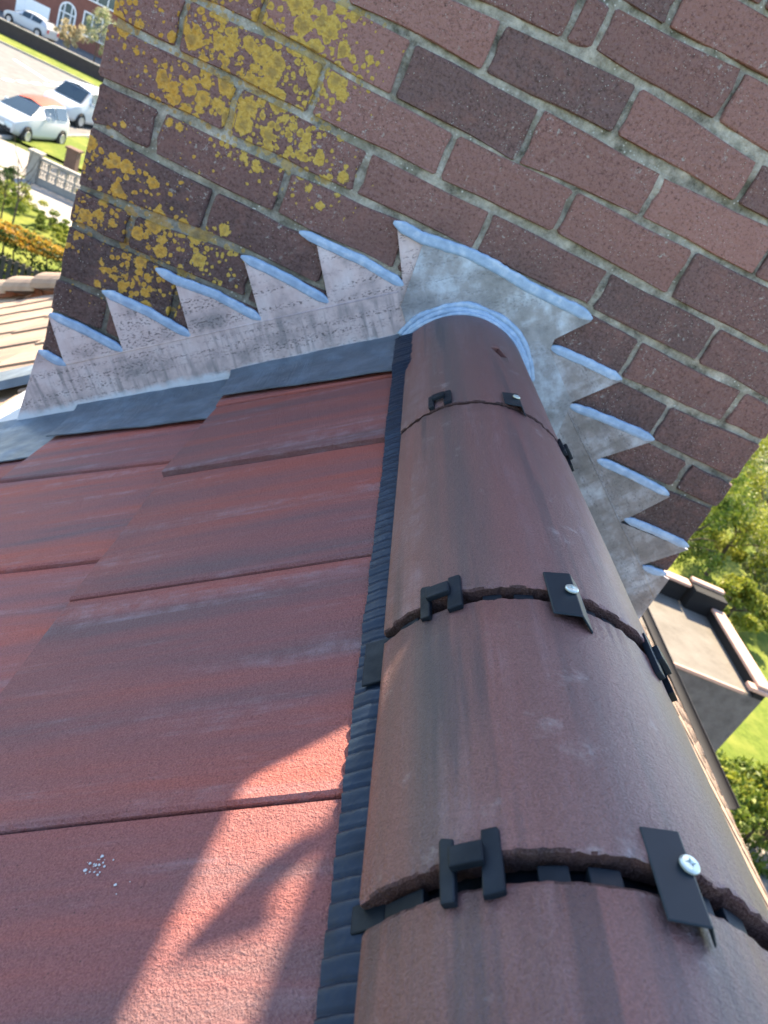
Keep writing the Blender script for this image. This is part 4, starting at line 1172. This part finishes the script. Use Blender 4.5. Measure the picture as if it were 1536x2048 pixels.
MB().bbox((-38.23, 72.8, G + 1.555), (-37.57, 73.55, G + 1.63), .02).build('lid', plain('bin lid', (.02, .07, .05), .5), bn, org=(-37.9, 73.2, G + 1.55))
tree('dry_shrub', (-28.4, 66.5, G + .5), 2.3, 1.0, 2200, .10, 'dry', 'straw-coloured dry shrub by the far house window', 'shrub', 61, .05, 30)
tree('dry_shrub', (-27.4, 69.5, G + .5), 4.0, 1.4, 2600, .09, 'pale', 'pale bare-looking bush against the far house wall', 'shrub', 62, .06, 36)
tree('gate_shrub', (-12.7, 35.5, G), 1.5, .8, 900, .06, 'orange', 'small reddish shrub beside the grass verge and the van', 'shrub', 63, .03, 16)

# ---------------------------------------------------------------- right: outbuilding, lawn, trees
ob = empty('outbuilding', (6.5, 7.5, G), 'grey rendered outbuilding with a flat felt roof and pink coping', 'building')
OZ = -4.35
REND = ground_mat('grey render', (.09, .083, .077), (.155, .145, .135), 5)
FELT = ground_mat('pale roof felt', (.11, .10, .085), (.165, .15, .13), 2.5)
SHADE_BLK = plain('shade black parapet', (.018, .018, .018), .8, .1)  # deep shade on parapet and pier, put into the base colour
COP = plain('pink coping stone', (.46, .30, .23), .85, .2, 0, .2, 6)
OX0, OX1, OY0, OY1 = 3.9, 7.12, 6.5, 8.62
MB().box((OX0, OY0, G), (OX1, OY1, OZ)).build('wall', REND, ob, org=(6, 7.5, G))
MB().box((OX0 + .1, OY0 + .02, OZ + .003), (OX1 - .1, OY1 - .1, OZ + .012)).build('flat_roof', FELT, ob, org=(6, 7.5, OZ))
def cop(a, b): MB().bbox(a, b, .015).build('coping', COP, ob, org=a)
MB().box((OX0, OY1 - .14, OZ), (6.52, OY1, OZ + .30)).build('parapet', SHADE_BLK, ob, org=(5, OY1, OZ)); cop((OX0, OY1 - .17, OZ + .30), (6.53, OY1 + .03, OZ + .35))
MB().box((6.55, OY1 - .30, OZ), (OX1, OY1 + .02, OZ + .36)).build('pier', SHADE_BLK, ob, org=(6.8, OY1, OZ)); cop((6.56, OY1 - .06, OZ + .36), (OX1 + .02, OY1 + .06, OZ + .41)); 
MB().box((OX1 - .16, OY0, OZ), (OX1, OY1 - .31, OZ + .16)).build('parapet', SHADE_BLK, ob, org=(OX1, 7, OZ)); cop((OX1 - .19, OY0, OZ + .16), (OX1 + .03, OY1 - .32, OZ + .21))
cop((OX1 - .30, OY0 - .04, OZ + .10), (OX1 + .25, OY0 + .10, OZ + .16))
MB().bbox((OX0, OY0 - .03, OZ), (OX1 - .31, OY0 + .01, OZ + .05), .01).build('drip_edge', COP, ob, org=(5, OY0, OZ))
# timber fence on the lawn side
hedge('hedge', (7.6, 6.2, G), (10.8, 7.5, G + 1.0), 9000, .06, ['green', 'lime'], 'rounded lime-topped hedge at the right edge of the picture', 31)  # lime leaves paint the yellow sunlight on its top
trees = [((10.2, 15.6), 3.4, 1.25, 'green', 'dense mid green bush just beyond the corner of the chimney'),
         ((12.3, 17.0), 3.0, 1.4, 'lime', 'yellow-green bush behind the flat-roofed outbuilding'),
         ((13.6, 16.2), 2.2, 1.2, 'pale', 'pale flowering bush right of the yellow-green bush'),
         ((14.8, 20.5), 3.8, 1.7, 'pale', 'tall pale green blossoming tree at the right edge'),
         ((13.0, 21.5), 3.6, 1.5, 'lime', 'bright lime tree behind the pale bush'),
         ((17.2, 23.5), 3.2, 1.7, 'dark', 'dark shaded bush at the right edge of the picture'),
         ((17.5, 28.0), 4.2, 1.9, 'lime', 'lime tree farthest back beside the chimney edge'),
         ((20.5, 31.0), 3.5, 1.6, 'green', 'green tree behind the lime tree at the upper right'),
         ((11.7, 14.3), 1.2, .9, 'lime', 'low lime shrub beside the outbuilding parapet')]
for i, ((x, y), h_, r_, mt, lb) in enumerate(trees):
    tree('garden_tree', (x, y, G), h_, r_, 9000, .055, mt, lb, 'tree', 70 + i, .07, 46, .55, h_ * .45)
pool = MB().lathe([(1.0, 0), (1.05, .3), (.98, .32), (.95, .25)], (18.6, 25.6, G), 28)
tag(pool.build('pond', plain('blue grey tub', (.12, .17, .25), .4), None, org=(18.6, 25.6, G)), 'round blue-grey tub among the trees on the right', 'tub')
tree('red_shrub', (19.6, 31.5, G), 2.2, .8, 900, .08, 'orange', 'reddish shrub beside the upper right chimney corner', 'shrub', 90, .04, 18)
